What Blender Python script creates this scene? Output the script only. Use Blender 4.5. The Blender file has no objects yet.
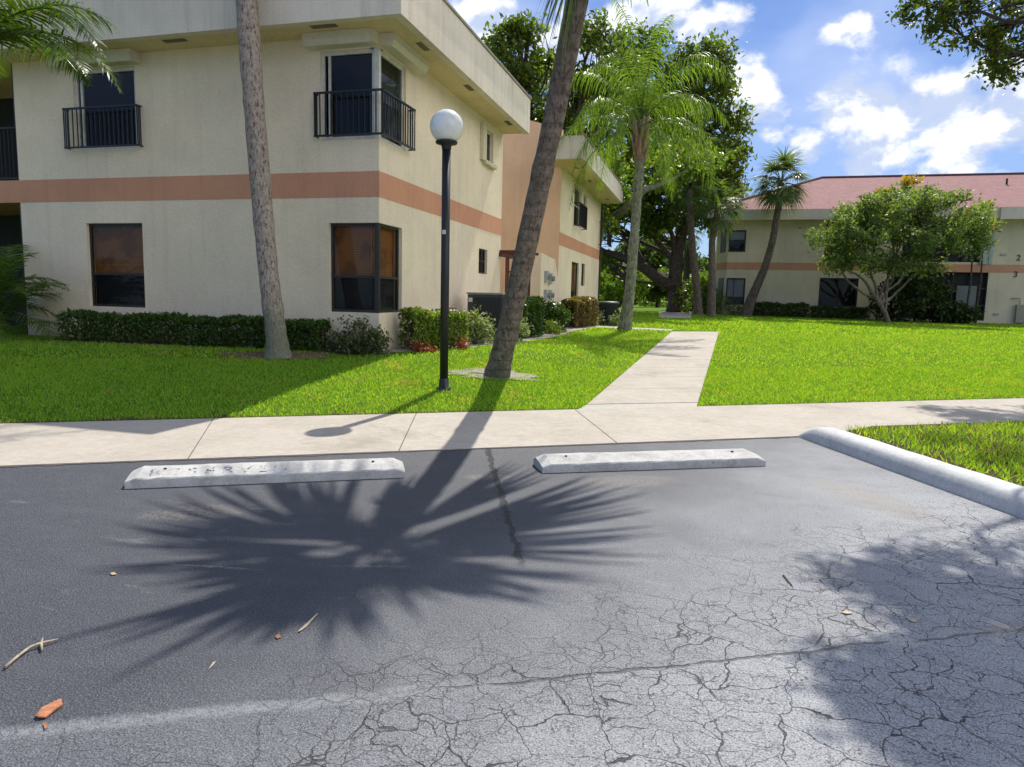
import bpy, bmesh, math, random
import numpy as np
from mathutils import Vector, Matrix

# ------------------------------------------------------------------ camera, sky, sun, exposure
S = bpy.context.scene
COL = S.collection
R = math.radians
F = 706.47; H = 1.55
pitch, yaw, roll = R(7.0156), R(15.219), R(1.3271)
FW = np.array([-math.sin(yaw)*math.cos(pitch), math.cos(yaw)*math.cos(pitch), -math.sin(pitch)])
_r = np.array([math.cos(yaw), math.sin(yaw), 0.0]); _u = np.cross(_r, FW)
RT = math.cos(roll)*_r + math.sin(roll)*_u
UP = -math.sin(roll)*_r + math.cos(roll)*_u
cam = bpy.data.cameras.new('camera'); co = bpy.data.objects.new('camera', cam); COL.objects.link(co)
m = Matrix(((RT[0], UP[0], -FW[0], 0), (RT[1], UP[1], -FW[1], 0), (RT[2], UP[2], -FW[2], H), (0, 0, 0, 1)))
co.matrix_world = m
cam.sensor_width = 36; cam.lens = F/1024*36; cam.clip_end = 3000; cam.clip_start = 0.05
S.camera = co
KX, KY = 0.06, 0.75                    # shadow shift per metre of height
el = math.atan(1/math.hypot(KX, KY)); az = math.atan2(KX, KY)
sd = bpy.data.lights.new('sun', 'SUN'); so = bpy.data.objects.new('sun', sd); COL.objects.link(so)
sd.energy = 4.3; sd.angle = R(0.55); sd.color = (1.0, 0.95, 0.86)
so.rotation_euler = Vector((KX, KY, 1)).normalized().to_track_quat('Z', 'Y').to_euler()
S.view_settings.view_transform = 'Standard'; S.view_settings.look = 'None'
S.view_settings.gamma = 1; S.view_settings.exposure = 0.32; S.view_settings.use_curve_mapping = False
S.cycles.max_bounces = 8; S.cycles.transparent_max_bounces = 12
S.cycles.use_denoising = True

class NT:
    """tiny node helper"""
    def __init__(s, tree): s.t = tree; s.n = tree.nodes; s.l = tree.links; s.n.clear()
    def a(s, typ, _in=None, **kw):
        nd = s.n.new(typ)
        for k, v in kw.items(): setattr(nd, k, v)
        if _in:
            for k, v in _in.items(): s.set(nd, k, v)
        return nd
    def set(s, nd, k, v):
        sock = nd.inputs[k]
        if isinstance(v, bpy.types.Node): s.l.new(v.outputs[0], sock)
        elif isinstance(v, bpy.types.NodeSocket): s.l.new(v, sock)
        else:
            if sock.type == 'RGBA' and len(v) == 3: v = (*v, 1)
            sock.default_value = v
    def math(s, op, a, b=0.0, c=0.0, clamp=False):
        nd = s.a('ShaderNodeMath', operation=op, use_clamp=clamp)
        s.set(nd, 0, a); s.set(nd, 1, b); s.set(nd, 2, c); return nd
    def mix(s, f, a, b, bt='MIX'):
        nd = s.a('ShaderNodeMix', data_type='RGBA', blend_type=bt)
        s.set(nd, 0, f); s.set(nd, 6, a); s.set(nd, 7, b); return nd.outputs[2]
    def ramp(s, f, lo, hi, a=0.0, b=1.0):
        nd = s.a('ShaderNodeMapRange', interpolation_type='SMOOTHSTEP')
        s.set(nd, 0, f); s.set(nd, 1, lo); s.set(nd, 2, hi); s.set(nd, 3, a); s.set(nd, 4, b); return nd.outputs[0]
    def noise(s, vec, scale, detail=4, rough=.55, dist=0.0, dim='3D'):
        nd = s.a('ShaderNodeTexNoise', noise_dimensions=dim)
        if vec is not None: s.set(nd, 'Vector', vec)
        s.set(nd, 'Scale', scale); s.set(nd, 'Detail', detail); s.set(nd, 'Roughness', rough); s.set(nd, 'Distortion', dist)
        return nd.outputs[0]

# world: Nishita sky + procedural clouds by direction + an added out-of-view veil
W = bpy.data.worlds.new('World'); S.world = W; W.use_nodes = True
w = NT(W.node_tree)
sky = w.a('ShaderNodeTexSky', sky_type='NISHITA')
sky.sun_disc = False; sky.sun_elevation = el; sky.sun_rotation = az; sky.air_density = 1.0; sky.dust_density = 0.6; sky.ozone_density = 1.5
tc = w.a('ShaderNodeTexCoord'); D = tc.outputs['Generated']
sx = w.a('ShaderNodeSeparateXYZ', {0: D})
azn = w.math('ARCTAN2', sx.outputs[0], sx.outputs[1])          # radians, + = right of +Y
eln = w.math('ARCSINE', sx.outputs[2])
cv = w.a('ShaderNodeCombineXYZ', {0: azn, 1: w.math('MULTIPLY', eln, 1.35), 2: 0.0})
n1 = w.noise(cv, 8.0, 10, .58, .25)
n2 = w.noise(w.a('ShaderNodeVectorMath', {0: cv, 1: (.010, .030, 0)}, operation='ADD'), 8.0, 10, .58, .25)
nthin = w.noise(w.a('ShaderNodeVectorMath', {0: cv, 1: (4.3, 1.7, 0)}, operation='ADD'), 2.6, 5, .5, .4)
def at_dir(px, py):
    d = FW + (px-512)/F*RT - (py-383.5)/F*UP; d /= np.linalg.norm(d)
    return math.atan2(d[0], d[1]), math.asin(d[2])
CL = [  # cumulus: centre px, size px, weight
    (748, 92, 26, 34, 1.0), (775, 125, 22, 22, .8), (830, 100, 30, 18, .9), (800, 150, 26, 22, .8), (858, 108, 38, 16, 1.1), (905, 118, 30, 26, .9),
    (960, 118, 50, 32, 1.1), (1020, 100, 50, 40, 1.1), (880, 150, 34, 20, .85), (955, 158, 26, 14, .9), (860, 168, 26, 16, .9),
    (1000, 140, 40, 22, .7), (838, 26, 26, 12, .75), (700, 30, 60, 26, .7), (480, 30, 40, 45, 1.0), (640, 10, 60, 30, .9), (1130, 120, 90, 60, 1.0),
    (560, 60, 60, 30, .7), (620, 300, 60, 30, .3), (100, 0, 200, 90, .9), (1300, 60, 140, 60, 1.0), (735, 150, 30, 40, .4)]
acc = None
for px, py, rx, ry, wt in CL:
    a0, e0 = at_dir(px, py)
    dx = w.math('MULTIPLY', w.math('SUBTRACT', azn, a0), F/rx*.95); dy = w.math('MULTIPLY', w.math('SUBTRACT', eln, e0), F/ry*.95)
    q = w.math('MULTIPLY', w.math('ADD', w.math('MULTIPLY', dx, dx), w.math('MULTIPLY', dy, dy)), -0.7)
    g = w.math('MULTIPLY', w.math('EXPONENT', q), wt)
    acc = g if acc is None else w.math('MAXIMUM', acc, g)
dens = w.math('ADD', w.math('MULTIPLY', acc, .37), n1)
dens2 = w.math('ADD', w.math('MULTIPLY', acc, .37), n2)
fill_veil = w.math('MULTIPLY', w.ramp(sx.outputs[0], .25, .7), w.math('MAXIMUM', w.ramp(eln, .55, .9), w.math('MULTIPLY', w.ramp(azn, .8, 1.1), w.ramp(eln, .02, .2))))  # bright cloud veil added out of view to brighten the right-facing wall
dens = w.math('ADD', dens, w.math('MULTIPLY', fill_veil, .26)); dens2 = w.math('ADD', dens2, w.math('MULTIPLY', fill_veil, .26))
mask = w.ramp(dens, .655, .80)
shade = w.ramp(w.math('SUBTRACT', dens2, dens), -.06, .06, 1.0, 0.0)
ccol = w.mix(shade, (4.9, 5.7, 7.5), (9.0, 9.1, 9.2))
ccol = w.mix(fill_veil, ccol, (24, 23, 21.5))
thin = w.math('MULTIPLY', w.ramp(nthin, .36, .66), w.ramp(eln, .05, .40, .2, .85))
skyt = w.mix(1.0, sky, (.48, .62, .90), 'MULTIPLY')
skyc = w.mix(thin, skyt, (5.0, 6.0, 8.6))
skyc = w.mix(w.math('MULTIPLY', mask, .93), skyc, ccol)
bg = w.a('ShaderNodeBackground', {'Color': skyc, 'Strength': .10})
out = w.a('ShaderNodeOutputWorld', {0: bg})

# ------------------------------------------------------------------ geometry helpers
def ray(px, py): return FW + (px-512)/F*RT - (py-383.5)/F*UP
OC = np.array([0, 0, H])
def atY(px, py, Y): d = ray(px, py); return OC + d*(Y/d[1])     # world point on the plane y=Y
def atX(px, py, X): d = ray(px, py); return OC + d*(X/d[0])
def atD(px, py, dist): return OC + ray(px, py)*dist
def sm(t):
    t = np.clip(t, 0, 1); return t*t*(3-2*t)
def y_edge(x): return 10.67 + .622*x                              # back edge of the sidewalk
def gz(x, y):                                                     # ground height of the lawn
    x = np.asarray(x, float); y = np.asarray(y, float)
    s = np.maximum(y - y_edge(x), 0)
    zp = np.where(s < 15, .033*s, .495 + (np.minimum(s, 37)-15)*.013)
    zl = np.where(s < 1.5, .10*s, .15 + (np.minimum(s, 5.5)-1.5)*.075)
    t = sm((-1.66 + .04*(y-9.5) - x - .2)/2.2)
    return zp + t*np.maximum(0, zl-zp)
def g3(x, y, dz=0): return (x, y, float(gz(x, y))+dz)
rng = np.random.default_rng(7)

def mesh_np(name, V, Fc, mat, parent=None, smooth=False):
    """V (n,3), Fc (m,k) index arrays or a list of such arrays"""
    me = bpy.data.meshes.new(name); V = np.asarray(V, dtype=np.float32)
    fl = Fc if isinstance(Fc, list) else [Fc]
    fl = [np.asarray(f, dtype=np.int32) for f in fl if len(f)]
    me.vertices.add(len(V)); me.vertices.foreach_set('co', V.ravel())
    nl = sum(f.size for f in fl); npoly = sum(len(f) for f in fl)
    me.loops.add(nl); me.polygons.add(npoly)
    me.loops.foreach_set('vertex_index', np.concatenate([f.ravel() for f in fl]))
    tot = np.concatenate([np.full(len(f), f.shape[1], np.int32) for f in fl])
    st = np.concatenate([[0], np.cumsum(tot)[:-1]]).astype(np.int32)
    me.polygons.foreach_set('loop_start', st); me.polygons.foreach_set('loop_total', tot)
    if smooth: me.polygons.foreach_set('use_smooth', np.ones(npoly, bool))
    me.update(); me.validate()
    return link(name, me, mat, parent)
def link(name, me, mat, parent=None):
    if mat is not None: me.materials.append(mat)
    o = bpy.data.objects.new(name, me); COL.objects.link(o)
    if parent is not None:
        o.parent = parent
        o.matrix_parent_inverse = Matrix.Translation(-Vector(parent.location))
    return o
def empty(name, loc):
    o = bpy.data.objects.new(name, None); COL.objects.link(o); o.location = loc; o.empty_display_size = .2; return o
def tag(o, label=None, cat=None, group=None, kind=None):
    if label: o['label'] = label
    if cat: o['category'] = cat
    if group: o['group'] = group
    if kind: o['kind'] = kind
    return o
def thing(name, loc, label, cat, group=None): return tag(empty(name, loc), label, cat, group)

class MB:
    def __init__(s): s.v = []; s.f = []
    def quad(s, a, b, c, d):
        n = len(s.v); s.v += [tuple(a), tuple(b), tuple(c), tuple(d)]; s.f.append((n, n+1, n+2, n+3)); return s
    def poly(s, pts):
        n = len(s.v); s.v += [tuple(p) for p in pts]; s.f.append(tuple(range(n, n+len(pts)))); return s
    def box(s, x0, x1, y0, y1, z0, z1, M=None):
        n = len(s.v)
        P = [(x, y, z) for z in (z0, z1) for (x, y) in ((x0, y0), (x1, y0), (x1, y1), (x0, y1))]
        if M: P = [M(*p) for p in P]
        s.v += [tuple(p) for p in P]
        for q in ((3, 2, 1, 0), (4, 5, 6, 7), (0, 1, 5, 4), (1, 2, 6, 5), (2, 3, 7, 6), (3, 0, 4, 7)):
            s.f.append(tuple(n+i for i in q))
        return s
    def tube(s, pts, rad, n=10, cap=True, jit=0.0, rg=None):
        pts = [np.array(p, float) for p in pts]; k = len(pts)
        if not hasattr(rad, '__len__'): rad = [rad]*k
        base = len(s.v); ref = None
        for i in range(k):
            t = pts[min(i+1, k-1)] - pts[max(i-1, 0)]; t /= (np.linalg.norm(t)+1e-9)
            if ref is None: ref = np.array([1.0, 0, 0]) if abs(t[0]) < .9 else np.array([0, 1.0, 0])
            a = ref - t*(ref@t); a /= np.linalg.norm(a); ref = a; b = np.cross(t, a)
            for j in range(n):
                th = 2*math.pi*j/n; rr = rad[i]*(1+(jit*(rg.random()-.5) if rg is not None else 0))
                s.v.append(tuple(pts[i] + rr*(a*math.cos(th)+b*math.sin(th))))
        for i in range(k-1):
            for j in range(n):
                s.f.append((base+i*n+j, base+i*n+(j+1) % n, base+(i+1)*n+(j+1) % n, base+(i+1)*n+j))
        if cap:
            s.f.append(tuple(base+j for j in range(n))[::-1]); s.f.append(tuple(base+(k-1)*n+j for j in range(n)))
        return s
    def lathe(s, c, prof, n=24):
        base = len(s.v); k = len(prof)
        for r_, z in prof:
            for j in range(n):
                th = 2*math.pi*j/n; s.v.append((c[0]+r_*math.cos(th), c[1]+r_*math.sin(th), c[2]+z))
        for i in range(k-1):
            for j in range(n):
                s.f.append((base+i*n+j, base+i*n+(j+1) % n, base+(i+1)*n+(j+1) % n, base+(i+1)*n+j))
        return s
    def prism(s, pts, z0, z1):
        n = len(pts); base = len(s.v)
        s.v += [(p[0], p[1], z0) for p in pts] + [(p[0], p[1], z1) for p in pts]
        s.f.append(tuple(base+i for i in range(n))[::-1]); s.f.append(tuple(base+n+i for i in range(n)))
        for i in range(n):
            j = (i+1) % n; s.f.append((base+i, base+j, base+n+j, base+n+i))
        return s
    def build(s, name, mat, parent=None, smooth=False, bevel=0.0, autosm=False):
        me = bpy.data.meshes.new(name); me.from_pydata(s.v, [], s.f); me.update()
        if smooth or autosm:
            for p in me.polygons: p.use_smooth = smooth or len(p.vertices) == 4
        o = link(name, me, mat, parent)
        if bevel:
            md = o.modifiers.new('bevel', 'BEVEL'); md.width = bevel; md.segments = 2; md.limit_method = 'ANGLE'
        return o
def plane_map(o, u, n):
    """local (u, n, z) -> world: n outward"""
    o = np.array(o, float); u = np.array(u, float); n = np.array(n, float)
    return lambda a, b, z: tuple(o + u*a + n*b + np.array([0, 0, z]))

def wall(mb, M, u0, u1, z0, z1, holes, t=.2, ends=(True, True), top=True):
    """flat wall with real openings and reveals; holes: (u0,u1,z0,z1)"""
    us = sorted({u0, u1, *[h[0] for h in holes], *[h[1] for h in holes]})
    zs = sorted({z0, z1, *[h[2] for h in holes], *[h[3] for h in holes]})
    def inh(a, b): return any(h[0] < a < h[1] and h[2] < b < h[3] for h in holes)
    for i in range(len(us)-1):
        for j in range(len(zs)-1):
            a, b, c, d = us[i], us[i+1], zs[j], zs[j+1]
            if inh((a+b)/2, (c+d)/2): continue
            mb.quad(M(a, 0, c), M(b, 0, c), M(b, 0, d), M(a, 0, d))
            mb.quad(M(b, -t, c), M(a, -t, c), M(a, -t, d), M(b, -t, d))
    for a, b, c, d in holes:
        if a > u0: mb.quad(M(a, 0, c), M(a, 0, d), M(a, -t, d), M(a, -t, c))
        if b < u1: mb.quad(M(b, 0, d), M(b, 0, c), M(b, -t, c), M(b, -t, d))
        if c > z0: mb.quad(M(b, 0, c), M(a, 0, c), M(a, -t, c), M(b, -t, c))
        if d < z1: mb.quad(M(a, 0, d), M(b, 0, d), M(b, -t, d), M(a, -t, d))
    if top: mb.quad(M(u0, 0, z1), M(u1, 0, z1), M(u1, -t, z1), M(u0, -t, z1))

# ------------------------------------------------------------------ materials
def mat(name):
    m_ = bpy.data.materials.new(name); m_.use_nodes = True
    t = NT(m_.node_tree); t.out = t.a('ShaderNodeOutputMaterial'); return m_, t
def pbsdf(t, **kw):
    b = t.a('ShaderNodeBsdfPrincipled')
    for k, v in kw.items(): t.set(b, k.replace('_', ' '), v)
    t.l.new(b.outputs[0], t.out.inputs[0]); return b
def bump(t, h, strength, dist=.01):
    return t.a('ShaderNodeBump', {'Strength': strength, 'Distance': dist, 'Height': h})
def P(t): return t.a('ShaderNodeTexCoord').outputs['Object']
def simple(name, c, rough=.6, metal=0.0, var=.12, sc=8.0, bs=0.0, spec=.5):
    m_, t = mat(name); p = P(t)
    n = t.noise(p, sc, 5, .6)
    k = t.ramp(n, .3, .7, 1-var, 1+var)
    c1 = t.mix(1.0, c, t.a('ShaderNodeCombineXYZ', {0: k, 1: k, 2: k}), 'MULTIPLY')
    b = pbsdf(t, Base_Color=c1, Roughness=rough, Metallic=metal)
    b.inputs['Specular IOR Level'].default_value = spec
    if bs: t.set(b, 'Normal', bump(t, t.noise(p, sc*8, 4, .6), bs))
    return m_
def stucco(name, c, streak=.08, rough=.9, bs=.5, dirt=True):
    m_, t = mat(name); p = P(t)
    big = t.noise(p, .7, 5, .6); fine = t.noise(p, 34, 4, .65)
    mp = t.a('ShaderNodeMapping', {'Vector': p, 'Scale': (5.0, 5.0, .35)})
    st = t.noise(mp, 1.0, 4, .6)
    k = t.math('ADD', t.ramp(big, .3, .7, -.07, .06), t.ramp(fine, .3, .72, -.08, .08))
    k = t.math('ADD', k, t.ramp(st, .45, .75, 0, -streak)); k = t.math('ADD', k, 1.0)
    cc = t.mix(1.0, c, t.a('ShaderNodeCombineXYZ', {0: k, 1: k, 2: k}), 'MULTIPLY')
    if dirt:
        z = t.a('ShaderNodeSeparateXYZ', {0: p}).outputs[2]
        d = t.math('MULTIPLY', t.ramp(t.math('ADD', z, t.math('MULTIPLY', big, .8)), 1.15, .8), .35)
        cc = t.mix(d, cc, (.22, .18, .13))
    b = pbsdf(t, Base_Color=cc, Roughness=rough); b.inputs['Specular IOR Level'].default_value = .2
    h = t.math('ADD', t.noise(p, 45, 5, .7), t.math('MULTIPLY', t.noise(p, 9, 3, .6), .8))
    t.set(b, 'Normal', bump(t, h, bs, .02)); return m_
def leafmat(name, cols, trans=.45, rough=.42, spec=.4):
    m_, t = mat(name)
    r_ = t.a('ShaderNodeNewGeometry').outputs['Random Per Island']
    c = t.mix(t.ramp(r_, 0, .55), cols[0], cols[1])
    if len(cols) > 2: c = t.mix(t.ramp(r_, .6, 1.0), c, cols[2])
    b = t.a('ShaderNodeBsdfPrincipled'); t.set(b, 'Base Color', c); b.inputs['Roughness'].default_value = rough
    b.inputs['Specular IOR Level'].default_value = spec
    tr = t.a('ShaderNodeBsdfTranslucent'); t.set(tr, 'Color', t.mix(1.0, c, (1.5, 1.65, .55), 'MULTIPLY'))
    mx = t.a('ShaderNodeMixShader', {0: trans, 1: b.outputs[0], 2: tr.outputs[0]})
    t.l.new(mx.outputs[0], t.out.inputs[0]); return m_
def barkmat(name, c1, c2, c3=None, ring=0.0, green=None, sc=6.0):
    m_, t = mat(name); p = P(t)
    n = t.noise(p, sc, 6, .7); f = t.noise(t.a('ShaderNodeMapping', {'Vector': p, 'Scale': (1, 1, .33)}), sc*2.6, 7, .72, .4)
    c = t.mix(t.ramp(n, .35, .65), c1, c2)
    c = t.mix(t.ramp(f, .48, .62, 0, .85), c, c3 or (c1[0]*.35, c1[1]*.35, c1[2]*.35))
    z = t.a('ShaderNodeSeparateXYZ', {0: p}).outputs[2]
    h = t.math('ADD', t.math('MULTIPLY', f, -.8), n)
    if ring:
        zz = t.math('ADD', t.math('MULTIPLY', z, 2*math.pi/ring), t.math('MULTIPLY', n, 3.5))
        sn = t.math('SINE', zz); rr = t.ramp(sn, .80, 1.0, 0, .28)
        c = t.mix(rr, c, (c1[0]*.5, c1[1]*.5, c1[2]*.5)); h = t.math('ADD', h, t.math('MULTIPLY', rr, -1.0))
    if green:
        g_ = t.math('MULTIPLY', t.ramp(t.math('ADD', z, t.math('MULTIPLY', n, 1.1)), green[1], green[1]-.9), .75)
        c = t.mix(g_, c, green[0])
    b = pbsdf(t, Base_Color=c, Roughness=.9); b.inputs['Specular IOR Level'].default_value = .2
    t.set(b, 'Normal', bump(t, h, .9, .03)); return m_

CREAM = stucco('cream_stucco', (.87, .73, .54))
CREAMSOFF = stucco('soffit_paint', (.72, .58, .34), dirt=False, bs=.15)
FASCIA = stucco('fascia_paint', (.74, .66, .54), streak=.16, dirt=False, bs=.12)
BAND = stucco('terracotta_band', (.66, .325, .20), dirt=False)
PEACH = stucco('peach_stucco', (.84, .55, .35), dirt=False)
CREAM2 = stucco('far_stucco', (.74, .63, .45))
BLACK = simple('black_metal', (.012, .012, .013), .45)
BRONZE = simple('bronze_frame', (.03, .026, .022), .45)
WHITEF = simple('white_frame', (.62, .60, .52), .5)
SHUT = simple('shutter_box', (.66, .60, .44), .5, var=.06)
def glass():
    m_, t = mat('window_glass')
    fr = t.a('ShaderNodeFresnel', {'IOR': 1.5}); f2 = t.math('MULTIPLY_ADD', fr.outputs[0], .55, .0)
    g = t.a('ShaderNodeBsdfGlossy', {'Roughness': .03, 'Color': (.9, .95, 1)}); tr = t.a('ShaderNodeBsdfTransparent', {'Color': (.75, .75, .75)})
    mx = t.a('ShaderNodeMixShader', {0: f2, 1: tr.outputs[0], 2: g.outputs[0]}); t.l.new(mx.outputs[0], t.out.inputs[0]); return m_
GLASS = glass()
def blindmat():
    m_, t = mat('wood_blind'); p = P(t)
    z = t.a('ShaderNodeSeparateXYZ', {0: p}).outputs[2]
    s_ = t.math('SINE', t.math('MULTIPLY', z, 2*math.pi/.045)); n = t.noise(p, 3, 3)
    c = t.mix(t.ramp(s_, -.4, .6), (.36, .135, .028), (.50, .19, .04)); c = t.mix(t.ramp(n, .45, .6, 0, .5), c, (.10, .05, .025))
    pbsdf(t, Base_Color=c, Roughness=.6); return m_
BLIND = blindmat()
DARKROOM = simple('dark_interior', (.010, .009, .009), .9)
SCREEN = simple('insect_screen', (.018, .018, .02), .8)
CURT = simple('pale_curtain', (.45, .45, .46), .8)

def asphalt():
    m_, t = mat('cracked_asphalt'); p = P(t)
    sp = t.a('ShaderNodeSeparateXYZ', {0: p}); x, y = sp.outputs[0], sp.outputs[1]
    wob = t.noise(p, 1.1, 5, .6); wob2 = t.noise(p, 7, 4, .6)
    fine = t.noise(p, 115, 3, .8); med = t.noise(p, 38, 4, .75); blot = t.noise(p, .9, 6, .62, .3)
    # worn (pale) area grows to the right and towards the foreground
    wv = t.math('ADD', t.math('MULTIPLY', x, .42), t.math('MULTIPLY', y, -.13)); wv = t.math('ADD', wv, t.math('MULTIPLY', blot, 1.1))
    worn = t.ramp(wv, -.75, .75)
    line = t.math('SUBTRACT', t.math('SUBTRACT', y, t.math('MULTIPLY', x, .54)), 2.97)
    line = t.math('ADD', line, t.math('MULTIPLY', t.math('SUBTRACT', t.noise(p, 2.2, 4, .6), .5), .16))
    below = t.ramp(line, .02, -.02)
    worn = t.math('ADD', worn, t.math('MULTIPLY', below, .16), clamp=True)
    c = t.mix(worn, (.026, .030, .042), (.275, .28, .288))
    pt2 = t.noise(t.a('ShaderNodeMapping', {'Vector': p, 'Rotation': (0, 0, .5), 'Scale': (1, 2.2, 1)}), 1.9, 7, .68, .6)
    c = t.mix(t.math('MULTIPLY', t.ramp(pt2, .48, .66), .55), c, (.07, .075, .092)); c = t.mix(t.math('MULTIPLY', t.ramp(pt2, .40, .30), .4), c, (.33, .335, .345))
    c = t.mix(t.ramp(med, .38, .62, 0, .8), c, t.mix(worn, (.050, .056, .074), (.38, .39, .41)))
    c = t.mix(t.ramp(fine, .52, .66, 0, .75), c, t.mix(worn, (.19, .195, .21), (.50, .51, .52)))
    c = t.mix(t.ramp(fine, .48, .38, 0, .85), c, (.022, .022, .027))
    vp = t.a('ShaderNodeTexVoronoi', {'Vector': p, 'Scale': 34.0, 'Randomness': 1.0})
    c = t.mix(t.math('MULTIPLY', t.ramp(vp.outputs['Distance'], .30, .16), t.math('MULTIPLY', worn, t.ramp(wob2, .48, .62))), c, (.05, .05, .055))
    # cracks
    dis = t.a('ShaderNodeVectorMath', operation='MULTIPLY_ADD')
    t.set(dis, 0, t.a('ShaderNodeTexNoise', {'Vector': p, 'Scale': 5.0, 'Detail': 4.0}).outputs['Color']); dis.inputs[1].default_value = (.19, .19, 0); t.set(dis, 2, p)
    flat = t.a('ShaderNodeVectorMath', {0: dis, 1: (1, 1, 0)}, operation='MULTIPLY')
    wmod = t.math('MULTIPLY', t.ramp(t.noise(p, 3.3, 4, .7), .38, .64, .28, 1.0), 1.0)
    def crk(scale, w0, src=flat):
        w0_ = t.math('MULTIPLY', wmod, w0)
        v = t.a('ShaderNodeTexVoronoi', {'Vector': src, 'Scale': scale}, feature='DISTANCE_TO_EDGE')
        return t.ramp(t.math('DIVIDE', v.outputs[0], w0_), 1.0, .45)
    area = t.ramp(t.math('ADD', t.math('ADD', t.math('MULTIPLY', y, -.52), t.math('MULTIPLY', x, .60)), t.math('MULTIPLY', wob, 1.6)), -1.45, -.85)
    area2 = t.ramp(t.noise(p, 1.4, 3, .5), .40, .55)
    ck = t.math('MULTIPLY', crk(3.6, .0155), area)
    ck2 = t.math('MULTIPLY', t.math('MULTIPLY', crk(9.5, .026), area), t.math('MULTIPLY', area2, .85))
    ck3 = t.math('MULTIPLY', t.math('MULTIPLY', crk(19, .055), area), t.math('MULTIPLY', t.ramp(wob2, .50, .60), .25))
    lc = t.math('MULTIPLY', t.math('MULTIPLY', t.ramp(t.math('ABSOLUTE', line), .014, .004), t.ramp(wob2, .36, .50, .25, 1)), t.ramp(t.math('ADD', x, t.math('MULTIPLY', wob, .8)), -.9, -.2))
    # short seam running from the walk to the middle of the bay
    sm_ = t.math('ADD', t.math('ADD', x, t.math('MULTIPLY', y, .382)), -.50)
    sm_ = t.math('ADD', sm_, t.math('MULTIPLY', t.math('SUBTRACT', wob2, .5), .14))
    sa = t.math('MULTIPLY', t.ramp(t.math('ABSOLUTE', sm_), .035, .010), t.math('MULTIPLY', t.ramp(y, 3.7, 4.1), t.ramp(med, .4, .55)))
    ca = t.math('MAXIMUM', t.math('MAXIMUM', ck, ck2), t.math('MAXIMUM', ck3, t.math('MULTIPLY', sa, .85)))
    ca = t.math('MAXIMUM', ca, t.math('MULTIPLY', lc, .7))
    # tan stains, pale scuffed stripe, chalky line
    def ell(cx_, cy_, rx, ry, ang, lo=1.0, hi=.2):
        dx = t.math('SUBTRACT', x, cx_); dy = t.math('SUBTRACT', y, cy_); ca_, sa_ = math.cos(ang), math.sin(ang)
        u_ = t.math('DIVIDE', t.math('ADD', t.math('MULTIPLY', dx, ca_), t.math('MULTIPLY', dy, sa_)), rx)
        v_ = t.math('DIVIDE', t.math('ADD', t.math('MULTIPLY', dx, -sa_), t.math('MULTIPLY', dy, ca_)), ry)
        q_ = t.math('ADD', t.math('MULTIPLY', u_, u_), t.math('MULTIPLY', v_, v_))
        q_ = t.math('ADD', q_, t.math('MULTIPLY', t.math('SUBTRACT', wob2, .5), 1.2)); return t.ramp(q_, lo, hi)
    for (cx_, cy_, rx, ry, an, cc, am) in (
            (1.35, 6.1, .75, .28, -1.0, (.25, .20, .13), .55), (-.55, 6.0, .55, .22, .5, (.27, .22, .17), .45), (-3.35, 4.05, .45, .22, .5, (.24, .21, .17), .55),
            (1.7, 3.9, .5, .10, .5, (.16, .11, .06), .5), (-1.75, 5.7, .25, .12, .4, (.26, .22, .17), .5), (-2.62, 3.25, .35, .018, .16, (.30, .28, .24), .55), (-1.75, 3.55, .30, .02, .3, (.28, .27, .25), .4)):
        c = t.mix(t.math('MULTIPLY', ell(cx_, cy_, rx, ry, an), t.math('MULTIPLY', t.ramp(med, .38, .6), am)), c, cc)
    wl = t.math('MULTIPLY', t.ramp(t.math('ABSOLUTE', t.math('ADD', line, -.01)), .07, .01), t.ramp(t.math('ADD', x, t.math('MULTIPLY', wob, .5)), -.1, -.9))
    c = t.mix(t.math('MULTIPLY', wl, t.ramp(med, .35, .6, .25, .8)), c, (.25, .26, .27))
    c = t.mix(t.math('MULTIPLY', ca, .92), c, (.018, .017, .018))
    rgh = t.ramp(med, .3, .7, .48, .66)
    b = pbsdf(t, Base_Color=c, Roughness=rgh); b.inputs['Specular IOR Level'].default_value = .55
    h = t.math('ADD', t.math('MULTIPLY', fine, .5), t.math('MULTIPLY', t.noise(p, 120, 2, .6), .7)); h = t.math('SUBTRACT', h, t.math('MULTIPLY', ca, 2.2))
    t.set(b, 'Normal', bump(t, h, .9, .010)); return m_
ASPH = asphalt()
def concrete(name, c, worn=(.35, .31, .25), sc=1.0, spots=True):
    m_, t = mat(name); p = P(t)
    a = t.noise(p, 1.3*sc, 6, .65); b_ = t.noise(p, 45, 4, .7); d = t.noise(p, 9*sc, 4, .6)
    cc = t.mix(t.ramp(a, .35, .70, 0, .50), c, worn); cc = t.mix(t.ramp(t.noise(p, .5*sc, 6, .7, .5), .54, .68, 0, .35), cc, (worn[0]*.6, worn[1]*.58, worn[2]*.55))
    k = t.math('ADD', t.ramp(b_, .3, .7, -.09, .07), t.ramp(d, .3, .7, -.06, .06)); k = t.math('ADD', k, 1.0)
    cc = t.mix(1.0, cc, t.a('ShaderNodeCombineXYZ', {0: k, 1: k, 2: k}), 'MULTIPLY')
    if spots:
        v = t.a('ShaderNodeTexVoronoi', {'Vector': p, 'Scale': 3.5}); cc = t.mix(t.ramp(v.outputs['Distance'], .05, .02, 0, .6), cc, (.12, .10, .08))
    b = pbsdf(t, Base_Color=cc, Roughness=.85); b.inputs['Specular IOR Level'].default_value = .25
    t.set(b, 'Normal', bump(t, t.noise(p, 90, 4, .7), .3, .008)); return m_
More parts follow.
